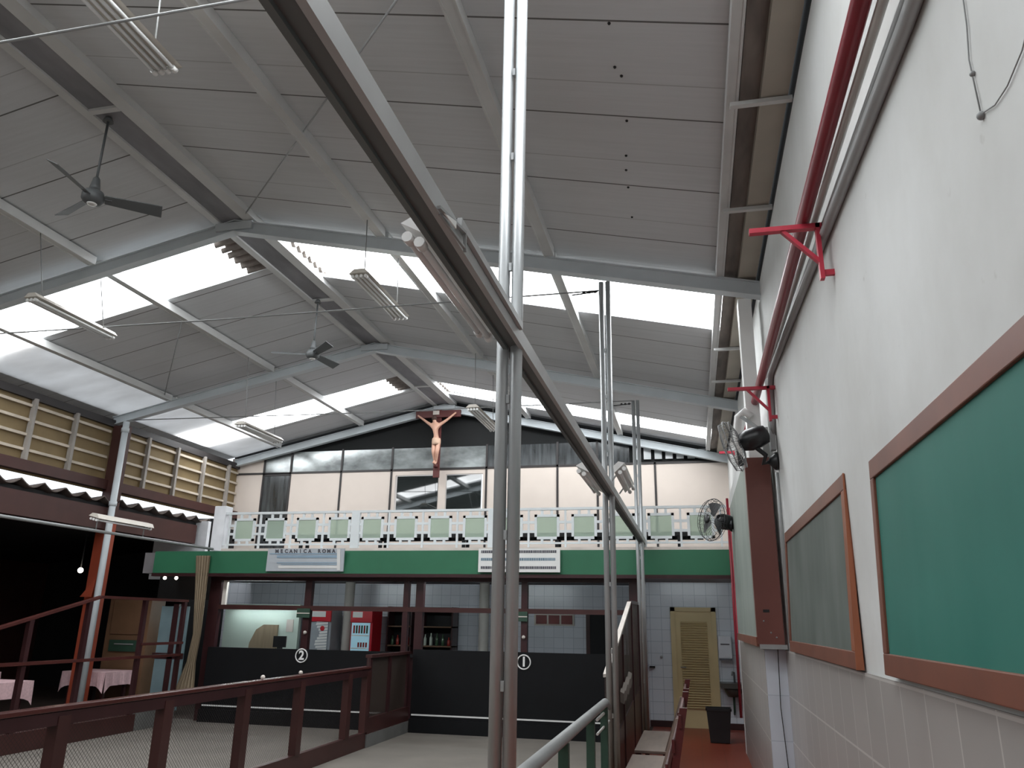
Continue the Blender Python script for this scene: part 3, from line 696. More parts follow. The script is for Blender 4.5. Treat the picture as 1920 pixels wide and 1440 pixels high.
# lamps hung from the purlins
def hung(x, y, z, L, tubes, xtop, label):
    o = thing('hanging_lamp', (x, y, z), label, 'lamp', 'fluorescent lamps hung from the roof')
    strip_lamp(o, x, y, y+L, z, tubes, 0, 'offwhite')
    for yy in (y+0.15, y+L-0.15): MB().tube([(x, yy, z+0.05), (xtop, yy, zr(xtop)+0.175)], 0.006, 6).build('hanger_wire', 'galdull', o)
    return o
hung(-3.31, 2.4, 5.24, 1.33, 4, -3.35, 'four tube lamp hanging at the top left, closest to the viewer')
hung(-7.03, 6.5, 5.06, 1.27, 3, -7.25, 'fluorescent lamp hanging against the left skylight')
hung(-3.33, 6.96, 5.235, 1.27, 4, -3.35, 'fluorescent lamp hanging below the skylight between ridge and long beam')
hung(-7.15, 11.0, 4.73, 1.25, 4, -7.25, 'fluorescent lamp hanging far left before the second skylight')
hung(-3.33, 11.5, 4.98, 1.5, 4, -3.35, 'fluorescent lamp hanging to the right of the crucifix')
cd = thing('conduit_pipe', (-8.27, 9, 2.83), 'thin grey pipe carrying a lamp across the dark left side', 'pipe')
MB().tube([(-8.27, 1.0, 2.833), (-8.27, 12.36, 2.833)], 0.022, 10).build('pipe', 'galdull', cd)
fl = thing('strip_lamp', (-8.27, 9.45, 2.86), 'white strip lamp sitting on the thin pipe at the left', 'lamp')
strip_lamp(fl, -8.27, 9.42, 10.62, 3.02, 3, -0.25, 'offwhite')
for yy in (9.5, 10.5): MB().tube([(-8.27, yy, 2.855), (-8.27, yy, 3.02)], 0.008, 6).build('stem', 'galdull', fl)

# ceiling fans
def fan_blade(mb, c, ang, L=0.50, r0=0.10, wd=0.12, pitch=-0.52):
    d = Vector((math.cos(ang), math.sin(ang), 0)); s = Vector((-math.sin(ang), math.cos(ang), 0)); c = Vector(c)
    p = math.sin(pitch)*wd/2
    a = [c+d*r0+s*wd*.35+Vector((0, 0, p*.7)), c+d*(r0+L)+s*wd*.5+Vector((0, 0, p)), c+d*(r0+L)-s*wd*.5-Vector((0, 0, p)), c+d*r0-s*wd*.35-Vector((0, 0, p*.7))]
    mb.prism(a, (0, 0, 0.008)); mb.bar(c+d*0.05, c+d*(r0+0.06), 0.03, 0.006); return mb
def ceiling_fan(x, y, z, top, a0, label):
    o = thing('ceiling_fan', (x, y, top), label, 'fan', 'ceiling fans hung from the ridge')
    MB().tube([(x, y, z+0.13), (x-0.0, y, top)], 0.012, 10).build('drop_rod', 'fangrey', o)
    MB().lathe([(.02, .22), (.032, .20), (.045, .12), (.05, .08)], (x, y, z), (0, 0, 1), 18).build('cowl', 'fangrey', o)
    MB().lathe([(.03, -.065), (.075, -.055), (.10, -.02), (.10, .03), (.085, .06), (.04, .085)], (x, y, z), (0, 0, 1), 24).build('motor', 'fangrey', o)
    MB().lathe([(.02, -.075), (.04, -.072), (.045, -.062)], (x, y, z), (0, 0, 1), 16).build('cap', 'white', o)
    for k in range(3): fan_blade(MB(), (x, y, z), a0+k*2*PI/3).build('blade', 'fangrey', o)
    MB().lathe([(.05, -.05), (.03, 0)], (x, y, top), (0, 0, 1), 16).build('canopy', 'fangrey', o)
    return o
ceiling_fan(-5.37, 5.4, 5.47, 6.36, math.radians(38), 'near three blade ceiling fan, at the upper left')
ceiling_fan(-5.40, 9.96, 5.47, 6.36, math.radians(80), 'far three blade ceiling fan, between the skylights')

# ---------------------------------------------------------------- right wall: boards, pipes, brackets, fans
def chalkboard(ya, yb, zb, zt, m, label, fw_=0.085):
    o = thing('chalkboard', (0.76, (ya+yb)/2, zb), label, 'board')
    def P(y, z, out): return (0.752+(z-zb)/(zt-zb)*0.036-out, y, z)
    def slab(y0, y1, z0, z1, o0, th): return [P(y0, z0, o0), P(y1, z0, o0), P(y1, z1, o0), P(y0, z1, o0)], (th, 0, 0)
    for nm, a in (('bottom_rail', (ya, yb, zb, zb+fw_)), ('top_rail', (ya, yb, zt-fw_, zt)), ('near_stile', (ya, ya+fw_, zb+fw_, zt-fw_)), ('far_stile', (yb-fw_*0.7, yb, zb+fw_, zt-fw_))):
        MB().prism(*slab(*a, 0.0, 0.03)).build(nm, 'woodo' if nm == 'near_stile' else 'wood', o, 0.004)
    MB().prism(*slab(ya+fw_*.9, yb-fw_*.6, zb+fw_*.9, zt-fw_*.9, -0.012, 0.012)).build('writing_surface', m, o)
    return o
chalkboard(1.25, 3.66, 1.513, 2.41, 'greenboard', 'large bright green chalkboard in a wooden frame, nearest the viewer')
b2 = chalkboard(4.28, 7.12, 1.50, 2.47, 'greyboard', 'grey green chalkboard in a wooden frame, middle of the right wall')
b2_side = MB().prism([(0.79, 4.285, 1.50), (0.752, 4.285, 1.50), (0.788, 4.285, 2.47), (0.795, 4.285, 2.47)], (0, -0.012, 0)).build('side_edge', 'woodo', b2)
cb = thing('board_cabinet', (0.65, 7.72, 1.51), 'brown sided cabinet with pale green board on the pillar bay', 'cabinet')
MB().box((0.555, 7.60, 1.54), (0.765, 7.62, 3.24)).build('side_panel', 'panelbrown', cb)
MB().box((0.535, 7.60, 1.54), (0.555, 7.70, 3.24)).build('corner_stile', 'panelbrown', cb)
MB().box((0.535, 7.70, 1.60), (0.55, 11.0, 3.24)).build('board', 'palegreen', cb)
MB().box((0.525, 7.62, 1.52), (0.56, 11.02, 1.60)).build('lower_rail', 'wood', cb)
MB().box((0.525, 11.0, 1.55), (0.56, 11.05, 3.24)).build('far_stile', 'redbr', cb)
MB().box((0.55, 7.585, 1.50), (0.785, 7.64, 1.54)).build('sill', 'galdull', cb)
mb = MB()
for (y, z) in ((0.60, 1.74), (0.655, 1.64), (0.70, 1.60)): mb.ball((y, 7.598, z), 0.008, 6)
mb.build('screws', 'galdull', cb); MB().box((0.60, 7.596, 1.815), (0.655, 7.60, 1.84)).build('slot', 'dark', cb)
# red pipe
tag(MB().tube([(0.675, -2, 3.80), (0.675, 8.3, 3.80)], 0.036, 16).tube([(0.675, 8.3, 3.80), (0.665, 9.8, 3.80)], 0.034, 16).build('fire_pipe', 'red'), 'long dark red pipe on brackets along the right wall', 'pipe')
def bracket(y, label):
    o = thing('pipe_bracket', (0.80, y, 3.45), label, 'bracket', 'red brackets under the wall pipe')
    MB().box((0.728, y-0.02, 3.44), (0.75, y+0.02, 3.762)).build('wall_leg', 'redbr', o)
    MB().box((0.39, y-0.02, 3.735), (0.80, y+0.02, 3.762)).build('arm', 'redbr', o)
    MB().box((0.75, y-0.012, 3.46), (0.80, y+0.012, 3.49)).build('anchor', 'redbr', o)
    MB().bar((0.56, y, 3.737), (0.735, y, 3.54), 0.03, 0.02).build('strut', 'redbr', o)
    return o
bracket(3.96, 'nearest bright red bracket holding up the long red pipe')
bracket(6.98, 'middle red bracket holding up the long red pipe, by the wall fan')
bracket(9.75, 'farthest red bracket under the pipe, behind the wall fan')
cg = 'conduits bundled along the right wall'
def conduit(pts, r, m, label): return tag(MB().tube(pts, r, 10).build('wall_conduit', m), label, 'conduit', cg)
conduit([(0.735, -2, 3.74), (0.735, 2.3, 3.76), (0.75, 7.2, 3.92)], 0.020, 'conduitw', 'white conduit right beside the red pipe')
conduit([(0.778, -2, 3.655), (0.778, 2.3, 3.68), (0.778, 7.0, 3.90)], 0.018, 'conduit', 'grey conduit between the white one and the broad one')
conduit([(0.772, -2, 3.56), (0.772, 2.3, 3.60), (0.772, 6.95, 3.88), (0.775, 7.08, 3.80), (0.775, 7.15, 3.5), (0.775, 7.2, 3.36)], 0.028, 'conduit', 'broad grey conduit lowest on the wall, bending down at the wall fan')
jb = tag(MB().box((0.745, 7.17, 3.22), (0.79, 7.25, 3.40)).build('junction_box', 'galdull', bevel=0.004), 'grey junction box above the wall fan mount', 'box')
conduit([(0.78, 7.22, 3.02), (0.78, 7.22, 2.55), (0.785, 7.30, 1.56)], 0.016, 'conduit', 'thin grey conduit dropping below the wall fan')
tag(MB().tube([(0.72, 7.80, 1.50), (0.705, 7.80, 1.0), (0.735, 7.80, 0.4)], 0.004, 6).build('power_cord', 'dark'), 'thin black cord hanging down the bluish pillar tiles', 'cord')
tag(MB().tube([(0.795, 1.9, 3.55), (0.795, 1.93, 3.26), (0.795, 1.955, 3.17), (0.795, 1.945, 2.99)], 0.002, 6).tube([(0.795, 1.945, 2.99), (0.795, 1.86, 2.955), (0.795, 1.78, 2.95), (0.795, 1.68, 2.97), (0.795, 1.55, 3.05)], 0.002, 6).ball((0.795, 1.945, 2.985), 0.012, 6).ball((0.795, 1.95, 3.12), 0.008, 6).build('loose_wire', 'galdull'), 'loose thin wire nailed to the white wall at the upper right', 'wire')

def wall_fan(mount, hub, axis, R, label, wire='black'):
    o = thing('wall_fan', mount, label, 'fan', 'black wall fans')
    a = Vector(axis).normalized(); h = Vector(hub); m_ = Vector(mount)
    MB().lathe([(.085, 0), (.08, .02), (.05, .05), (.03, .07)], m_, (-1, 0, 0), 20).build('wall_base', 'black', o)
    e = h - a*0.20
    MB().tube([m_+Vector((-.06, 0, 0)), m_+Vector((-.12, 0, -0.02)), (m_+e)/2+Vector((0, 0, -0.05)), e+Vector((0, 0, -.07)), e], 0.022, 10).build('arm', 'black', o)
    MB().lathe([(.03, -.34), (.08, -.32), (.098, -.25), (.102, -.16), (.08, -.09), (.03, -.06)], h, a, 22).build('motor', 'black', o)
    cg_ = MB()
    for rr, d in ((R, 0.0), (R*.96, .045), (R*.96, -.05)): cg_.ring(h, a, rr, 0.005) if d == 0 else cg_.ring(h+a*d, a, rr*.97, 0.003)
    q = Vector((0, 0, 1)).rotation_difference(a)
    for k in range(30):
        t = 2*PI*k/30; rv = q @ Vector((math.cos(t), math.sin(t), 0))
        cg_.tube([h+a*.075+rv*0.05, h+a*.065+rv*R*.6, h+a*.04+rv*R*.93, h+rv*R, h-a*.045+rv*R*.9, h-a*.08+rv*R*.5, h-a*.085+rv*0.06], 0.0022, 4, False)
    cg_.lathe([(.055, .07), (.055, .08), (.02, .085)], h, a, 16)
    cage = cg_.build('cage', wire, o)
    for k in range(3):
        mb = MB()
        for j in range(6):
            t0 = 2*PI*k/3+j*0.15; t1 = t0+0.15
            f = lambda t, r, b: h + (q @ Vector((math.cos(t), math.sin(t), 0)))*r + a*(b-.02)
            mb.quad(f(t0, .05, .0), f(t0, R*.82, -.03+j*.01), f(t1, R*.82, -.03+(j+1)*.01), f(t1, .05, .0))
        mb.build('blade', 'black', o)
    return o
wall_fan((0.79, 7.2, 3.12), (0.41, 7.2, 3.27), (-0.93, 0.22, -0.28), 0.24, 'black wall fan jutting out beside the red pipe, nearer one', 'galdull')
wall_fan((0.52, 10.4, 2.93), (0.27, 10.30, 2.99), (-0.80, -0.55, 0.08), 0.27, 'black wall fan in front of the balcony railing, farther one')
# white lamp arm on the pillar top behind the near fan
wl = thing('lamp_arm', (0.60, 7.6, 3.5), 'white curved pipe and grey flood lamp arm above the near wall fan', 'lamp')
MB().tube([(0.50, 7.75, 3.2), (0.495, 7.7, 3.5), (0.51, 7.65, 3.66), (0.57, 7.6, 3.70), (0.63, 7.6, 3.64)], 0.04, 12).build('white_pipe', 'white', wl)
MB().bar((0.53, 7.5, 3.62), (0.70, 7.4, 3.45), 0.05, 0.03).build('arm', 'galdull', wl)
tag(MB().tube([(0.56, 12.2, 0.45), (0.56, 12.2, 3.55)], 0.02, 12).build('riser_pipe', 'stoolred'), 'thin bright red riser pipe at the end of the right wall', 'pipe')

# ---------------------------------------------------------------- end boards, bar timber
def end_board(xa, xb, num, nx, label, ztop):
    o = thing('end_board', ((xa+xb)/2, 12.6, 0), label, 'board', 'black end boards of the courts')
    MB().box((xa, 12.56, 0.0), (xb, 12.62, ztop)).build('panel', 'blackboard', o)
    MB().box((xa, 12.50, 0.0), (xb, 12.56, 0.20)).build('kickboard', 'blackboard', o)
    MB().box((xa+0.02, 12.553, 0.245), (xb-0.02, 12.56, 0.268)).build('white_line', 'white', o)
    d = MB().ring((nx, 12.552, 1.09), (0, 1, 0), 0.105, 0.011, 32, 6).build('number_ring', 'white', o)
    text_mesh('numeral', num, 0.20, 'white', o, (nx, 12.55, 1.09), (1, 0, 0), (0, 0, 1), 0.002, 1.0, 0.006)
    return o
end_board(-8.25, -4.60, '2', -6.47, 'black end board numbered 2, closing the left court', 1.19)
end_board(-4.50, -0.95, '1', -2.66, 'black end board numbered 1, closing the right court', 1.235)
tf = thing('timber_partition', (-4.6, 12.66, 0), 'dark maroon timber frame standing over the black end boards', 'frame')
for (xa, xb, zt) in ((-8.40, -8.19, 2.39), (-6.55, -6.43, 2.39), (-4.75, -4.66, 2.39), (-4.53, -4.40, 2.39), (-2.73, -2.63, 2.39), (-1.0, -0.86, 2.39)):
    MB().box((xa, 12.63, 0), (xb, 12.73, zt)).build('post', 'maroond', tf)
MB().box((-8.4, 12.62, 2.31), (-0.86, 12.74, 2.395)).build('header', 'maroond', tf)
MB().box((-8.19, 12.62, 1.82), (-0.98, 12.74, 1.895)).build('mid_rail', 'maroon', tf)
MB().box((-8.15, 12.64, 1.895), (-8.08, 12.70, 2.31)).build('pale_strip', 'paper', tf)
for x, lab, kb in ((-6.53, 'small dark green plaque on the timber post left of the red fridges', 'round pale knob on the timber post left of the red fridges'), (-2.74, 'small dark green plaque on the timber post behind the main pole', 'round pale knob on the timber post behind the main pole')):
    pq = thing('green_plaque', (x, 12.6, 1.72), lab, 'plaque'); MB().box((x-0.12, 12.59, 1.70), (x+0.12, 12.62, 1.85)).build('plate', 'greenpost', pq)
    MB().box((x-0.12, 12.585, 1.765), (x+0.12, 12.59, 1.78)).build('line', 'paper', pq)
    tag(MB().ball((x+0.06, 12.60, 1.46), 0.03, 8).build('bell_push', 'paper'), kb, 'knob')
for x, y, lab in ((-6.97, 15.4, 'pale round column behind the red fridges'), (-4.08, 15.4, 'pale round column behind the main pole')):
    tag(MB().tube([(x, y, 0), (x, y, 2.42)], 0.10, 20).build('round_column', 'column'), lab, 'column')
# fridges
def fridge(x, wd, label, ad):
    o = thing('drinks_fridge', (x, 15.2, 0), label, 'fridge', 'red drinks fridges behind the bar')
    h = wd/2
    MB().box((x-h, 15.02, 0.0), (x+h, 15.5, 1.88)).build('body', 'fridgegrey' if ad else 'fridgered', o, 0.01)
    hd = MB().box((x-h, 14.97, 1.63), (x+h, 15.02, 1.87)).build('header_sign', 'fridgered', o, 0.006)
    MB().box((x-h*.8, 14.965, 1.72), (x+h*(.55 if ad else .1), 14.97, 1.83)).build('sign_patch', 'white', hd)
    d = MB().box((x-h+0.03, 14.99, 0.25), (x+h-0.05, 15.02, 1.62)).build('glass_door', 'fridgegrey' if ad else 'fridgeglass', o)
    if ad:
        mb = MB(); N = 14
        for i in range(N):
            z = 0.9+i*0.055; s = 0.05*math.sin(i*0.9); mb.prism([(x-0.02+s, 14.985, z), (x+h-0.06, 14.985, z+0.02), (x+h-0.06, 14.985, z+0.06), (x-0.02+s*0.8, 14.985, z+0.045)], (0, 0.004, 0))
        mb.build('white_ribbon', 'white', d)
        MB().ball((x+0.08, 14.985, 1.50), 0.05, 8, (1, .1, 1)).build('red_motif', 'fridgered', d)
    else:
        for k, z in enumerate((1.37, 1.13, 0.95)): MB().box((x-h+0.04, 14.98, z), (x+h-0.06, 14.99, z+0.02)).build('shelf', 'white', d)
        for k in range(6):
            xx = x-h+0.07+k*0.055; MB().box((xx, 14.982, 1.42), (xx+0.032, 14.99, 1.57)).build('bottle', 'bottleg' if k % 2 else 'bottler', d)
            if k > 1: MB().box((xx, 14.982, 1.16), (xx+0.032, 14.99, 1.25)).build('can', 'bottler', d)
    return o
fridge(-7.40, 0.50, 'grey doored red fridge with a white ribbon, left one behind the bar', True)
fridge(-6.49, 0.46, 'lit red fridge full of drinks, right one behind the bar', False)
def shelf_unit(xa, xb, label, n, seed):
    o = thing('bottle_shelf', ((xa+xb)/2, 15.6, 0), label, 'shelf')
    MB().box((xa, 15.85, 0), (xb, 15.9, 1.95)).build('back', 'dark', o)
    for z in (0.9, 1.18, 1.55, 1.86): MB().box((xa, 15.5, z), (xb, 15.85, z+0.025)).build('shelf', 'cabinet', o)
    for x in (xa, xb-0.03): MB().box((x, 15.5, 0), (x+0.03, 15.85, 1.95)).build('side', 'maroond', o)
    random.seed(seed)
    for i in range(n):
        x = xa+0.10+i*(xb-xa-0.2)/(n-1); h = random.uniform(.15, .26); m = random.choice(('bottle', 'bottleg', 'bottle', 'bottler'))
        col = {'bottle': 'pale', 'bottleg': 'green', 'bottler': 'red'}[m]
        b = MB().lathe([(.03, 0), (.032, .01), (.032, h*.6), (.012, h*.78), (.012, h)], (x, 15.6, 1.205), (0, 0, 1), 10).build('bottle', m)
        tag(b, '%s bottle, %s from the left on the %s bar shelf' % (col, ('first', 'second', 'third', 'fourth', 'fifth')[i], label.split()[0]), 'bottle', 'bottles on the bar shelves')
    return o
shelf_unit(-6.15, -5.62, 'left dark bottle shelf beside the lit red fridge', 4, 3)
shelf_unit(-5.45, -4.75, 'right dark bottle shelf behind the middle timber posts', 5, 5)
ct = thing('bar_counter', (-5.5, 14.0, 0), 'dark bar counter behind the black end boards', 'counter')
MB().box((-8.0, 13.9, 0), (-1.9, 14.2, 1.05)).build('front', 'maroond', ct); MB().box((-8.0, 13.85, 1.05), (-1.9, 14.3, 1.09)).build('top', 'dark', ct)
mn = thing('small_monitor', (-8.0, 14.0, 1.09), 'small dark screen on the counter before the mint wall', 'screen')
MB().box((-7.79, 13.93, 1.16), (-7.53, 13.96, 1.36)).build('screen', 'black', mn); MB().box((-7.70, 13.93, 1.09), (-7.62, 14.0, 1.16)).build('stand', 'black', mn)
nt = tag(MB().box((-8.12, 14.985, 1.42), (-7.97, 15.0, 1.66)).build('notice_sheet', 'paper'), 'pale notice sheet pinned to the mint wall', 'notice')
pt = thing('arched_panel', (-8.45, 14.9, 0), 'greyish arched panel leaning on the mint wall', 'panel')
poly = [(-8.95, 14.93, 0.6), (-8.28, 14.93, 0.6), (-8.28, 14.93, 1.55), (-8.60, 14.93, 1.55), (-8.76, 14.93, 1.45), (-8.88, 14.93, 1.2)]
MB().prism(poly, (0, 0.04, 0)).build('board', 'curtain', pt)
ml = thing('fill_tube', (-8.7, 14.9, 1.95), 'added unseen fill tube on top of the mint wall behind the timber frame', 'lamp', 'added fill tubes under the balcony'); MB().tube([(-9.3, 14.80, 1.90), (-8.0, 14.80, 1.90)], 0.010, 10).build('tube', 'filltube', ml); MB().box((-9.35, 14.82, 1.89), (-7.95, 15.0, 1.925)).build('housing', 'white', ml)  # unseen tube added to brighten the mint wall
for xa, xb, yv, lab in ((-8.1, -6.6, 12.95, 'added unseen fill tube behind the timber header over end board 2'), (-4.3, -2.9, 12.95, 'added unseen fill tube behind the timber header over end board 1'), (-0.7, 0.5, 12.66, 'added unseen fill tube behind the green front over the passage')):
    tb = thing('fill_tube', ((xa+xb)/2, yv, 2.40), lab, 'lamp', 'added fill tubes under the balcony'); MB().tube([(xa, yv, 2.40), (xb, yv, 2.40)], 0.013, 10).build('tube', 'barfill' if xa < -1 else 'filltube', tb)  # unseen tubes added to light the bar and the passage
    for x in (xa, xb): MB().cb((x, yv, 2.405), (0.03, 0.03, 0.03)).build('socket', 'white', tb)

# ---------------------------------------------------------------- passage end: dispenser, sink, bin
tdp = thing('towel_dispenser', (0.47, 14.66, 1.12), 'white towel dispenser on the tiles right of the cream door', 'dispenser')
MB().box((0.36, 14.54, 1.14), (0.59, 14.72, 1.52)).build('case', 'dispenser', tdp, 0.02); MB().box((0.40, 14.53, 1.37), (0.55, 14.545, 1.39)).build('slot', 'ink', tdp); MB().box((0.37, 14.52, 1.12), (0.58, 14.70, 1.14)).build('lip', 'ink', tdp)
sk = thing('wash_basin', (0.58, 14.5, 0), 'dark stone wash basin under the towel dispenser', 'sink')
MB().box((0.36, 14.3, 0.68), (0.79, 14.72, 0.76)).build('top', 'stone', sk); MB().lathe([(.10, 0), (.15, .10), (.16, .14)], (0.57, 14.5, 0.54), (0, 0, 1), 20).build('bowl', 'stone', sk)
MB().tube([(0.60, 14.68, 0.76), (0.60, 14.68, 0.92), (0.57, 14.60, 0.93), (0.56, 14.55, 0.88)], 0.014, 10).build('tap', 'galdull', sk); MB().tube([(0.57, 14.55, 0.56), (0.57, 14.60, 0.3), (0.57, 14.7, 0.25)], 0.018, 10).build('waste_pipe', 'greenpost', sk)
bi = thing('waste_bin', (0.27, 13.1, 0), 'black plastic waste bin in front of the cream door', 'bin')
q = MB(); i0 = 0
q.v = [Vector(p) for p in ((.13, 12.98, 0.01), (.41, 12.98, 0.01), (.41, 13.22, 0.01), (.13, 13.22, 0.01), (.09, 12.95, .47), (.45, 12.95, .47), (.45, 13.25, .47), (.09, 13.25, .47), (.11, 12.97, .47), (.43, 12.97, .47), (.43, 13.23, .47), (.11, 13.23, .47), (.15, 13.0, .05), (.39, 13.0, .05), (.39, 13.20, .05), (.15, 13.20, .05))]
q.f = [(0, 3, 2, 1)] + [(a, (a+1) % 4, 4+(a+1) % 4, 4+a) for a in range(4)] + [(4+a, 4+(a+1) % 4, 8+(a+1) % 4, 8+a) for a in range(4)] + [(8+a, 8+(a+1) % 4, 12+(a+1) % 4, 12+a) for a in range(4)] + [(12, 13, 14, 15)]
q.sm = [False]*len(q.f); q.build('tub', 'black', bi); MB().box((0.08, 12.94, .455), (0.46, 12.955, .49)).box((0.08, 13.245, .455), (0.46, 13.26, .49)).box((0.08, 12.94, .455), (0.095, 13.26, .49)).box((0.445, 12.94, .455), (0.46, 13.26, .49)).build('rim', 'black', bi)
tag(MB().box((-0.865+.03, 14.64, 0.955), (-0.74, 14.72, 0.985)).build('wall_hook', 'dark'), 'short dark hook on the white tiles left of the cream door', 'hook')
tag(MB().ball((-0.62, 14.70, 1.14), 0.022, 8).build('wall_tap', 'gal'), 'tiny shiny tap on the white tiles left of the cream door', 'tap')

# ---------------------------------------------------------------- court fences
FX = -4.55
fc = thing('court_fence', (FX, 7.5, 0), 'red brown netted fence between the two courts', 'fence')
MB().box((FX-0.05, 3.6, 1.025), (FX+0.05, 10.85, 1.06)).build('top_rail', 'rail', fc, 0.006)
MB().box((FX-0.04, 3.6, 0.93), (FX+0.04, 10.85, 1.02)).build('under_rail', 'maroond', fc)
MB().box((FX-0.03, 3.6, 0.0), (FX+0.03, 10.85, 0.20)).build('skirting', 'maroon', fc)
for y in (4.0, 5.2, 6.4, 7.68, 8.86, 10.2, 10.82): MB().box((FX-0.045, y-0.06, 0.2), (FX+0.045, y+0.06, 0.99)).build('post', 'maroon', fc)
MB().quad((FX-0.047, 3.6, 0.2), (FX-0.047, 10.85, 0.2), (FX-0.047, 10.85, 0.99), (FX-0.047, 3.6, 0.99)).build('netting', 'netdark', fc)
f2 = thing('end_screen', (FX, 11.6, 0), 'taller screened end of the middle fence, beside end board 1', 'screen')
MB().box((FX-0.05, 10.86, 1.17), (FX+0.05, 12.5, 1.21)).build('top_rail', 'maroon', f2)
MB().box((FX-0.04, 10.86, 0.17), (FX+0.04, 12.5, 0.38)).build('skirting', 'maroon', f2)
MB().box((FX-0.04, 10.86, 0.0), (FX+0.045, 12.5, 0.17)).build('kerb', 'concrete', f2)
for y in (10.9, 11.65, 12.44): MB().box((FX-0.03, y-0.035, 0.38), (FX+0.03, y+0.035, 1.18)).build('post', 'maroond', f2)
MB().box((FX-0.01, 10.86, 0.38), (FX+0.0, 12.5, 1.17)).build('screen_panel', 'netbrown', f2)
for y, lab in ((8.00, 'small pale ball resting on the middle fence rail, left one'), (8.85, 'small pale ball resting on the middle fence rail, right one')):
    tag(MB().ball((FX, y, 1.06+0.022), 0.024, 8).build('rail_ball', 'paper'), lab, 'ball')
LX = -8.5
f3 = thing('court_fence', (LX, 9, 0), 'dark red brown fence along the far side of the left court', 'fence')
MB().box((LX-0.05, 6.0, 1.05), (LX+0.05, 12.15, 1.09)).build('mid_rail', 'rail', f3)
mb = MB().bar((LX, 7.2, 1.20), (LX, 10.1, 1.94), 0.08, 0.035); mb.build('sloping_rail', 'rail', f3)
MB().box((LX-0.04, 10.1, 1.92), (LX+0.04, 12.15, 1.96)).build('upper_rail', 'rail', f3)
MB().box((LX-0.04, 6.0, 0.0), (LX+0.04, 11.2, 0.24)).build('skirting', 'maroon', f3)
MB().box((LX-0.04, 11.2, 0.0), (LX+0.04, 12.15, 0.48)).build('kerb', 'concrete', f3)
for y, z in ((6.4, 1.05), (8.9, 1.62), (9.9, 1.9), (11.1, 1.93), (12.1, 1.93)): MB().box((LX-0.03, y-0.035, 0.0), (LX+0.03, y+0.035, z)).build('post', 'maroond', f3)
MB().box((LX-0.04, 11.1, 1.24), (LX+0.04, 12.15, 1.28)).build('short_rail', 'rail', f3)
# aisle side: low railing then taller sloped screen
RXX = -0.80
f4 = thing('aisle_railing', (RXX, 5.4, 0), 'low railing with worn grey top beside the near pole', 'railing')
MB().tube([(RXX, 3.42, 1.04), (RXX, 7.2, 1.04), (RXX, 7.40, 0.99)], 0.035, 14).build('top_rail', 'galdull', f4)
for y in (4.95, 6.2, 7.1): MB().box((RXX-0.03, y-0.03, 0), (RXX+0.03, y+0.03, 1.01)).build('post', 'greenpost', f4)
MB().box((RXX-0.02, 3.4, 0.0), (RXX+0.02, 7.45, 0.35)).build('skirting', 'maroon', f4)
MB().tube([(RXX, 6.6, 0.965), (RXX, 7.5, 0.965)], 0.012, 8).build('thin_rail', 'conduitw', f4)
MB().tube([(RXX, 6.6, 0.86), (RXX, 7.5, 0.86)], 0.010, 8).build('thin_rail', 'conduitw', f4)
f5 = thing('sloped_screen', (RXX-0.03, 9.9, 0), 'tall dark brown screen with pale sloping edge between second and third poles', 'screen')
MB().prism([(RXX-0.05, 7.65, 0), (RXX-0.05, 11.9, 0), (RXX-0.05, 11.9, 1.98), (RXX-0.05, 10.6, 1.95), (RXX-0.05, 7.65, 1.22)], (0.03, 0, 0)).build('screen_panel', 'netbrown', f5)
MB().prism([(RXX-0.03, 7.65, 0), (RXX-0.03, 11.9, 0), (RXX-0.03, 11.9, 0.85), (RXX-0.03, 7.65, 0.60)], (0.02, 0, 0)).build('lower_boards', 'maroond', f5)
MB().bar((RXX-0.04, 7.65, 1.23), (RXX-0.04, 10.6, 1.96), 0.05, 0.03).build('sloping_edge', 'paper', f5)
MB().bar((RXX-0.04, 10.6, 1.965), (RXX-0.04, 11.9, 1.98), 0.06, 0.04).build('top_rail', 'maroond', f5)
for y, z in ((7.75, 1.22), (9.2, 1.58), (10.6, 1.95), (11.85, 1.96)): MB().box((RXX-0.06, y-0.035, 0), (RXX, y+0.035, z)).build('post', 'maroond', f5)
rg = MB(); N = 10
for i in range(N):
    a, b = 8.5+i*0.11, 8.5+(i+1)*0.11; za, zb = 1.03+0.02*math.sin(i*2.1)+i*.012, 1.03+0.02*math.sin((i+1)*2.1)+(i+1)*.012
    rg.prism([(RXX+0.01, a, za), (RXX+0.05, a, za-.02), (RXX+0.05, b, zb-.02), (RXX+0.01, b, zb)], (0, 0, -0.10))
tag(rg.build('grey_rag', 'rag'), 'crumpled grey rag hung on the dark brown screen', 'rag')

# benches in the aisle, facing the court
def bench(y0, y1, label):
    o = thing('aisle_bench', (-0.4, (y0+y1)/2, 0), label, 'bench', 'dark wooden benches in the aisle')
    MB().box((-0.68, y0, 0.43), (-0.33, y1, 0.46)).build('seat', 'seat', o, 0.006)
    for x in (-0.64, -0.37):
        for y in (y0+0.1, y1-0.1): MB().box((x-0.025, y-0.025, 0), (x+0.025, y+0.025, 0.43)).build('leg', 'benchwood', o)
    for y in (y0+0.05, y1-0.05): MB().prism([(-0.36, y-0.03, 0.0), (-0.30, y-0.03, 0.0), (-0.10, y-0.03, 1.06), (-0.16, y-0.03, 1.06)], (0, 0.06, 0)).build('back_post', 'benchwood', o)
    MB().prism([(-0.375, y0+0.02, 0.45), (-0.355, y0+0.02, 0.45), (-0.175, y0+0.02, 0.98), (-0.195, y0+0.02, 0.98)], (0, 0.04, 0)).build('light_streak', 'seat', o)  # pale strip paints in the light streaks along the bench back
    for z in (0.60, 0.78, 0.96):
        x = -0.335+(z-0.43)*0.33; MB().box((x-0.012, y0, z-0.05), (x+0.012, y1, z+0.05)).build('back_slat', 'benchwood', o, 0.004)
    return o
bench(8.72, 10.3, 'far dark red wooden bench by the third pole')
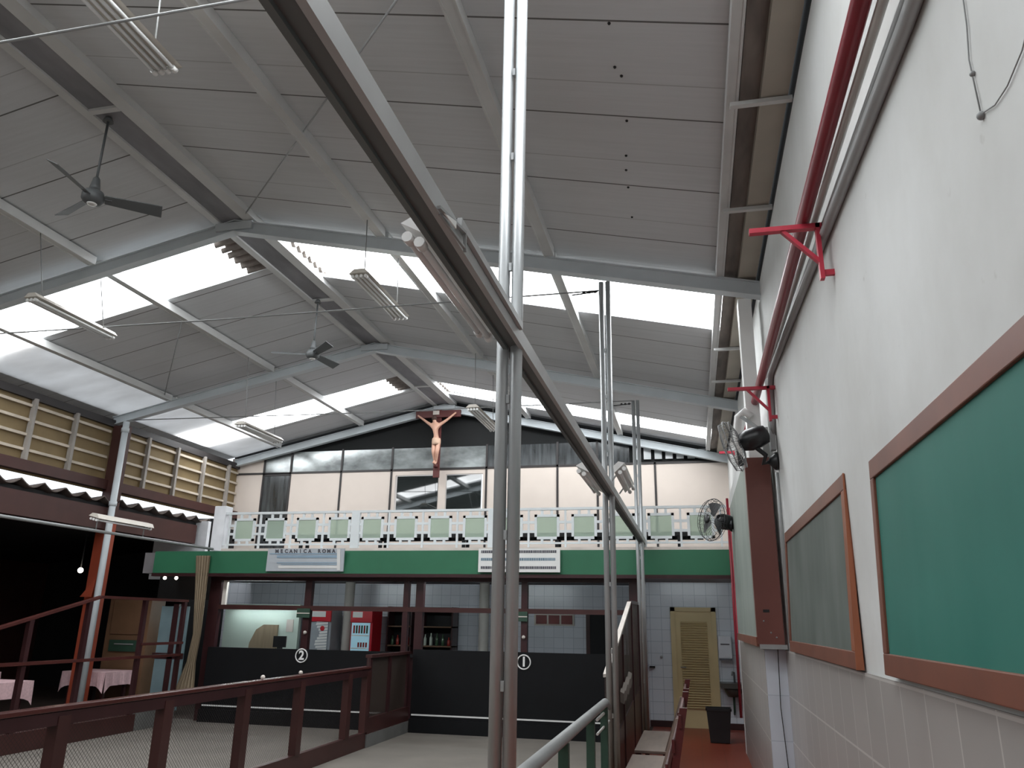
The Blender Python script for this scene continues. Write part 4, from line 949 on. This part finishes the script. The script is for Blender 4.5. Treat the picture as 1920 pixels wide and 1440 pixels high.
bench(6.75, 8.45, 'near dark red wooden bench at the bottom of the view')

# ---------------------------------------------------------------- dark annex on the left
def table(x, y, ln, label, lab2):
    o = thing('dining_table', (x, y, 0), 'dark table under the ' + label, 'table', 'dining tables in the dark annex')
    MB().box((x-0.4, y-ln/2, 0.70), (x+0.4, y+ln/2, 0.735)).build('top', 'maroond', o)
    for sx in (-.34, .34):
        for sy in (-ln/2+.08, ln/2-.08): MB().box((x+sx-.025, y+sy-.025, 0), (x+sx+.025, y+sy+.025, .70)).build('leg', 'maroond', o)
    mb = MB(); a, b = x-.44, x+.44; c, d = y-ln/2-.04, y+ln/2+.04; n = 16
    mb.quad((a, c, .742), (b, c, .742), (b, d, .742), (a, d, .742))
    def skirt(p, q, nx, ny):
        for i in range(n):
            u, v = i/n, (i+1)/n; P = Vector(p).lerp(Vector(q), u); Q = Vector(p).lerp(Vector(q), v)
            wu, wv = .015*math.sin(u*22), .015*math.sin(v*22); h = .22+.12*(abs(u-.5)*2)**6; g = .22+.12*(abs(v-.5)*2)**6
            mb.quad(P, Q, Q+Vector((nx*(.02+wv), ny*(.02+wv), -g)), P+Vector((nx*(.02+wu), ny*(.02+wu), -h)))
    skirt((b, c, .742), (b, d, .742), 1, 0); skirt((a, c, .742), (b, c, .742), 0, -1); skirt((a, c, .742), (a, d, .742), -1, 0); skirt((a, d, .742), (b, d, .742), 0, 1)
    tag(mb.build('tablecloth', 'pink'), lab2, 'tablecloth', 'pink tablecloths in the annex')
table(-10.05, 9.7, 1.2, 'near pink cloth at the lower left corner', 'pink tablecloth at the lower left edge of the view')
table(-10.35, 12.57, 0.68, 'far pink cloth behind the left fence', 'pink tablecloth behind the left fence below the brown cabinet')
table(-11.9, 11.0, 1.1, 'shaded cloth deeper in the annex', 'dim pink tablecloth deeper in the annex, between the two bright ones')
wc = thing('brown_cabinet', (-10.3, 13.1, 0), 'tall brown wooden cabinet beyond the red column', 'cabinet')
MB().box((-10.75, 13.05, 0.0), (-9.86, 13.45, 2.0)).build('body', 'cabinet', wc); MB().box((-10.65, 13.03, 1.35), (-9.95, 13.05, 1.95)).build('door', 'cabinet', wc, 0.006)
MB().box((-10.62, 13.02, 1.05), (-10.0, 13.05, 1.25)).build('drawer', 'greenpost', wc); MB().box((-10.5, 13.005, 1.17), (-10.1, 13.02, 1.19)).build('drawer_handle', 'galdull', wc)
tp = thing('glazed_door_leaf', (-9.4, 13.0, 0), 'pale blue green door leaf standing beyond the left fence', 'door')
MB().box((-9.58, 12.98, 0.1), (-9.33, 13.02, 1.86)).build('left_leaf', 'teal', tp); MB().box((-9.22, 12.98, 0.1), (-9.02, 13.02, 1.86)).build('right_leaf', 'teal', tp)
MB().box((-9.33, 12.97, 0), (-9.22, 13.03, 1.9)).build('post', 'maroond', tp); MB().box((-9.64, 12.97, 0.95), (-9.0, 12.98, 1.05)).build('cross_rail', 'maroond', tp)
ir = tag(MB().box((-10.1, 13.5, 1.99), (-8.9, 13.6, 2.42)).build('roller_box', 'dark'), 'dark roller shutter box under the left end of the balcony', 'shutter')
cu = MB(); n = 28
prof = [(2.72, .15, .0), (2.2, .12, .03), (1.4, .08, .07), (0.95, .09, .03), (0.5, .19, -.02)]
rows = []
for z, hw, dx in prof:
    rows.append([(-8.44+dx+hw*(2*i/n-1), 12.368+0.025*math.sin(i*1.3), z) for i in range(n+1)])
for r0, r1 in zip(rows, rows[1:]):
    for i in range(n): cu.quad(r0[i], r0[i+1], r1[i+1], r1[i])
tag(cu.build('gathered_curtain', 'curtain'), 'beige cloth gathered and hung at the left end of the green front', 'curtain')
for x, y, z, lab in ((-11.5, 13.0, 2.5, 'small lit lamp in the dark annex, left of the red column'), (-9.55, 12.9, 2.36, 'small lit lamp under the green front, left of a pair'), (-9.31, 12.9, 2.36, 'small lit lamp under the green front, right of a pair')):
    lm = thing('small_lamp', (x, y, z), lab, 'lamp', 'small lit lamps in the annex'); MB().ball((x, y, z), 0.03 if x > -11 else 0.05, 8).build('bulb', 'bulb', lm)
    MB().tube([(x, y, z+0.03), (x, y, z+0.065 if x > -11 else 3.4)], 0.012, 8).build('socket', 'dark', lm)
tag(MB().prism([(-10.36, 11.8, 1.98), (-10.10, 11.8, 2.30), (-10.13, 11.8, 1.98)], (0, .006, 0)).build('pennant', 'orange'), 'small orange pennant hanging on the red column', 'flag')
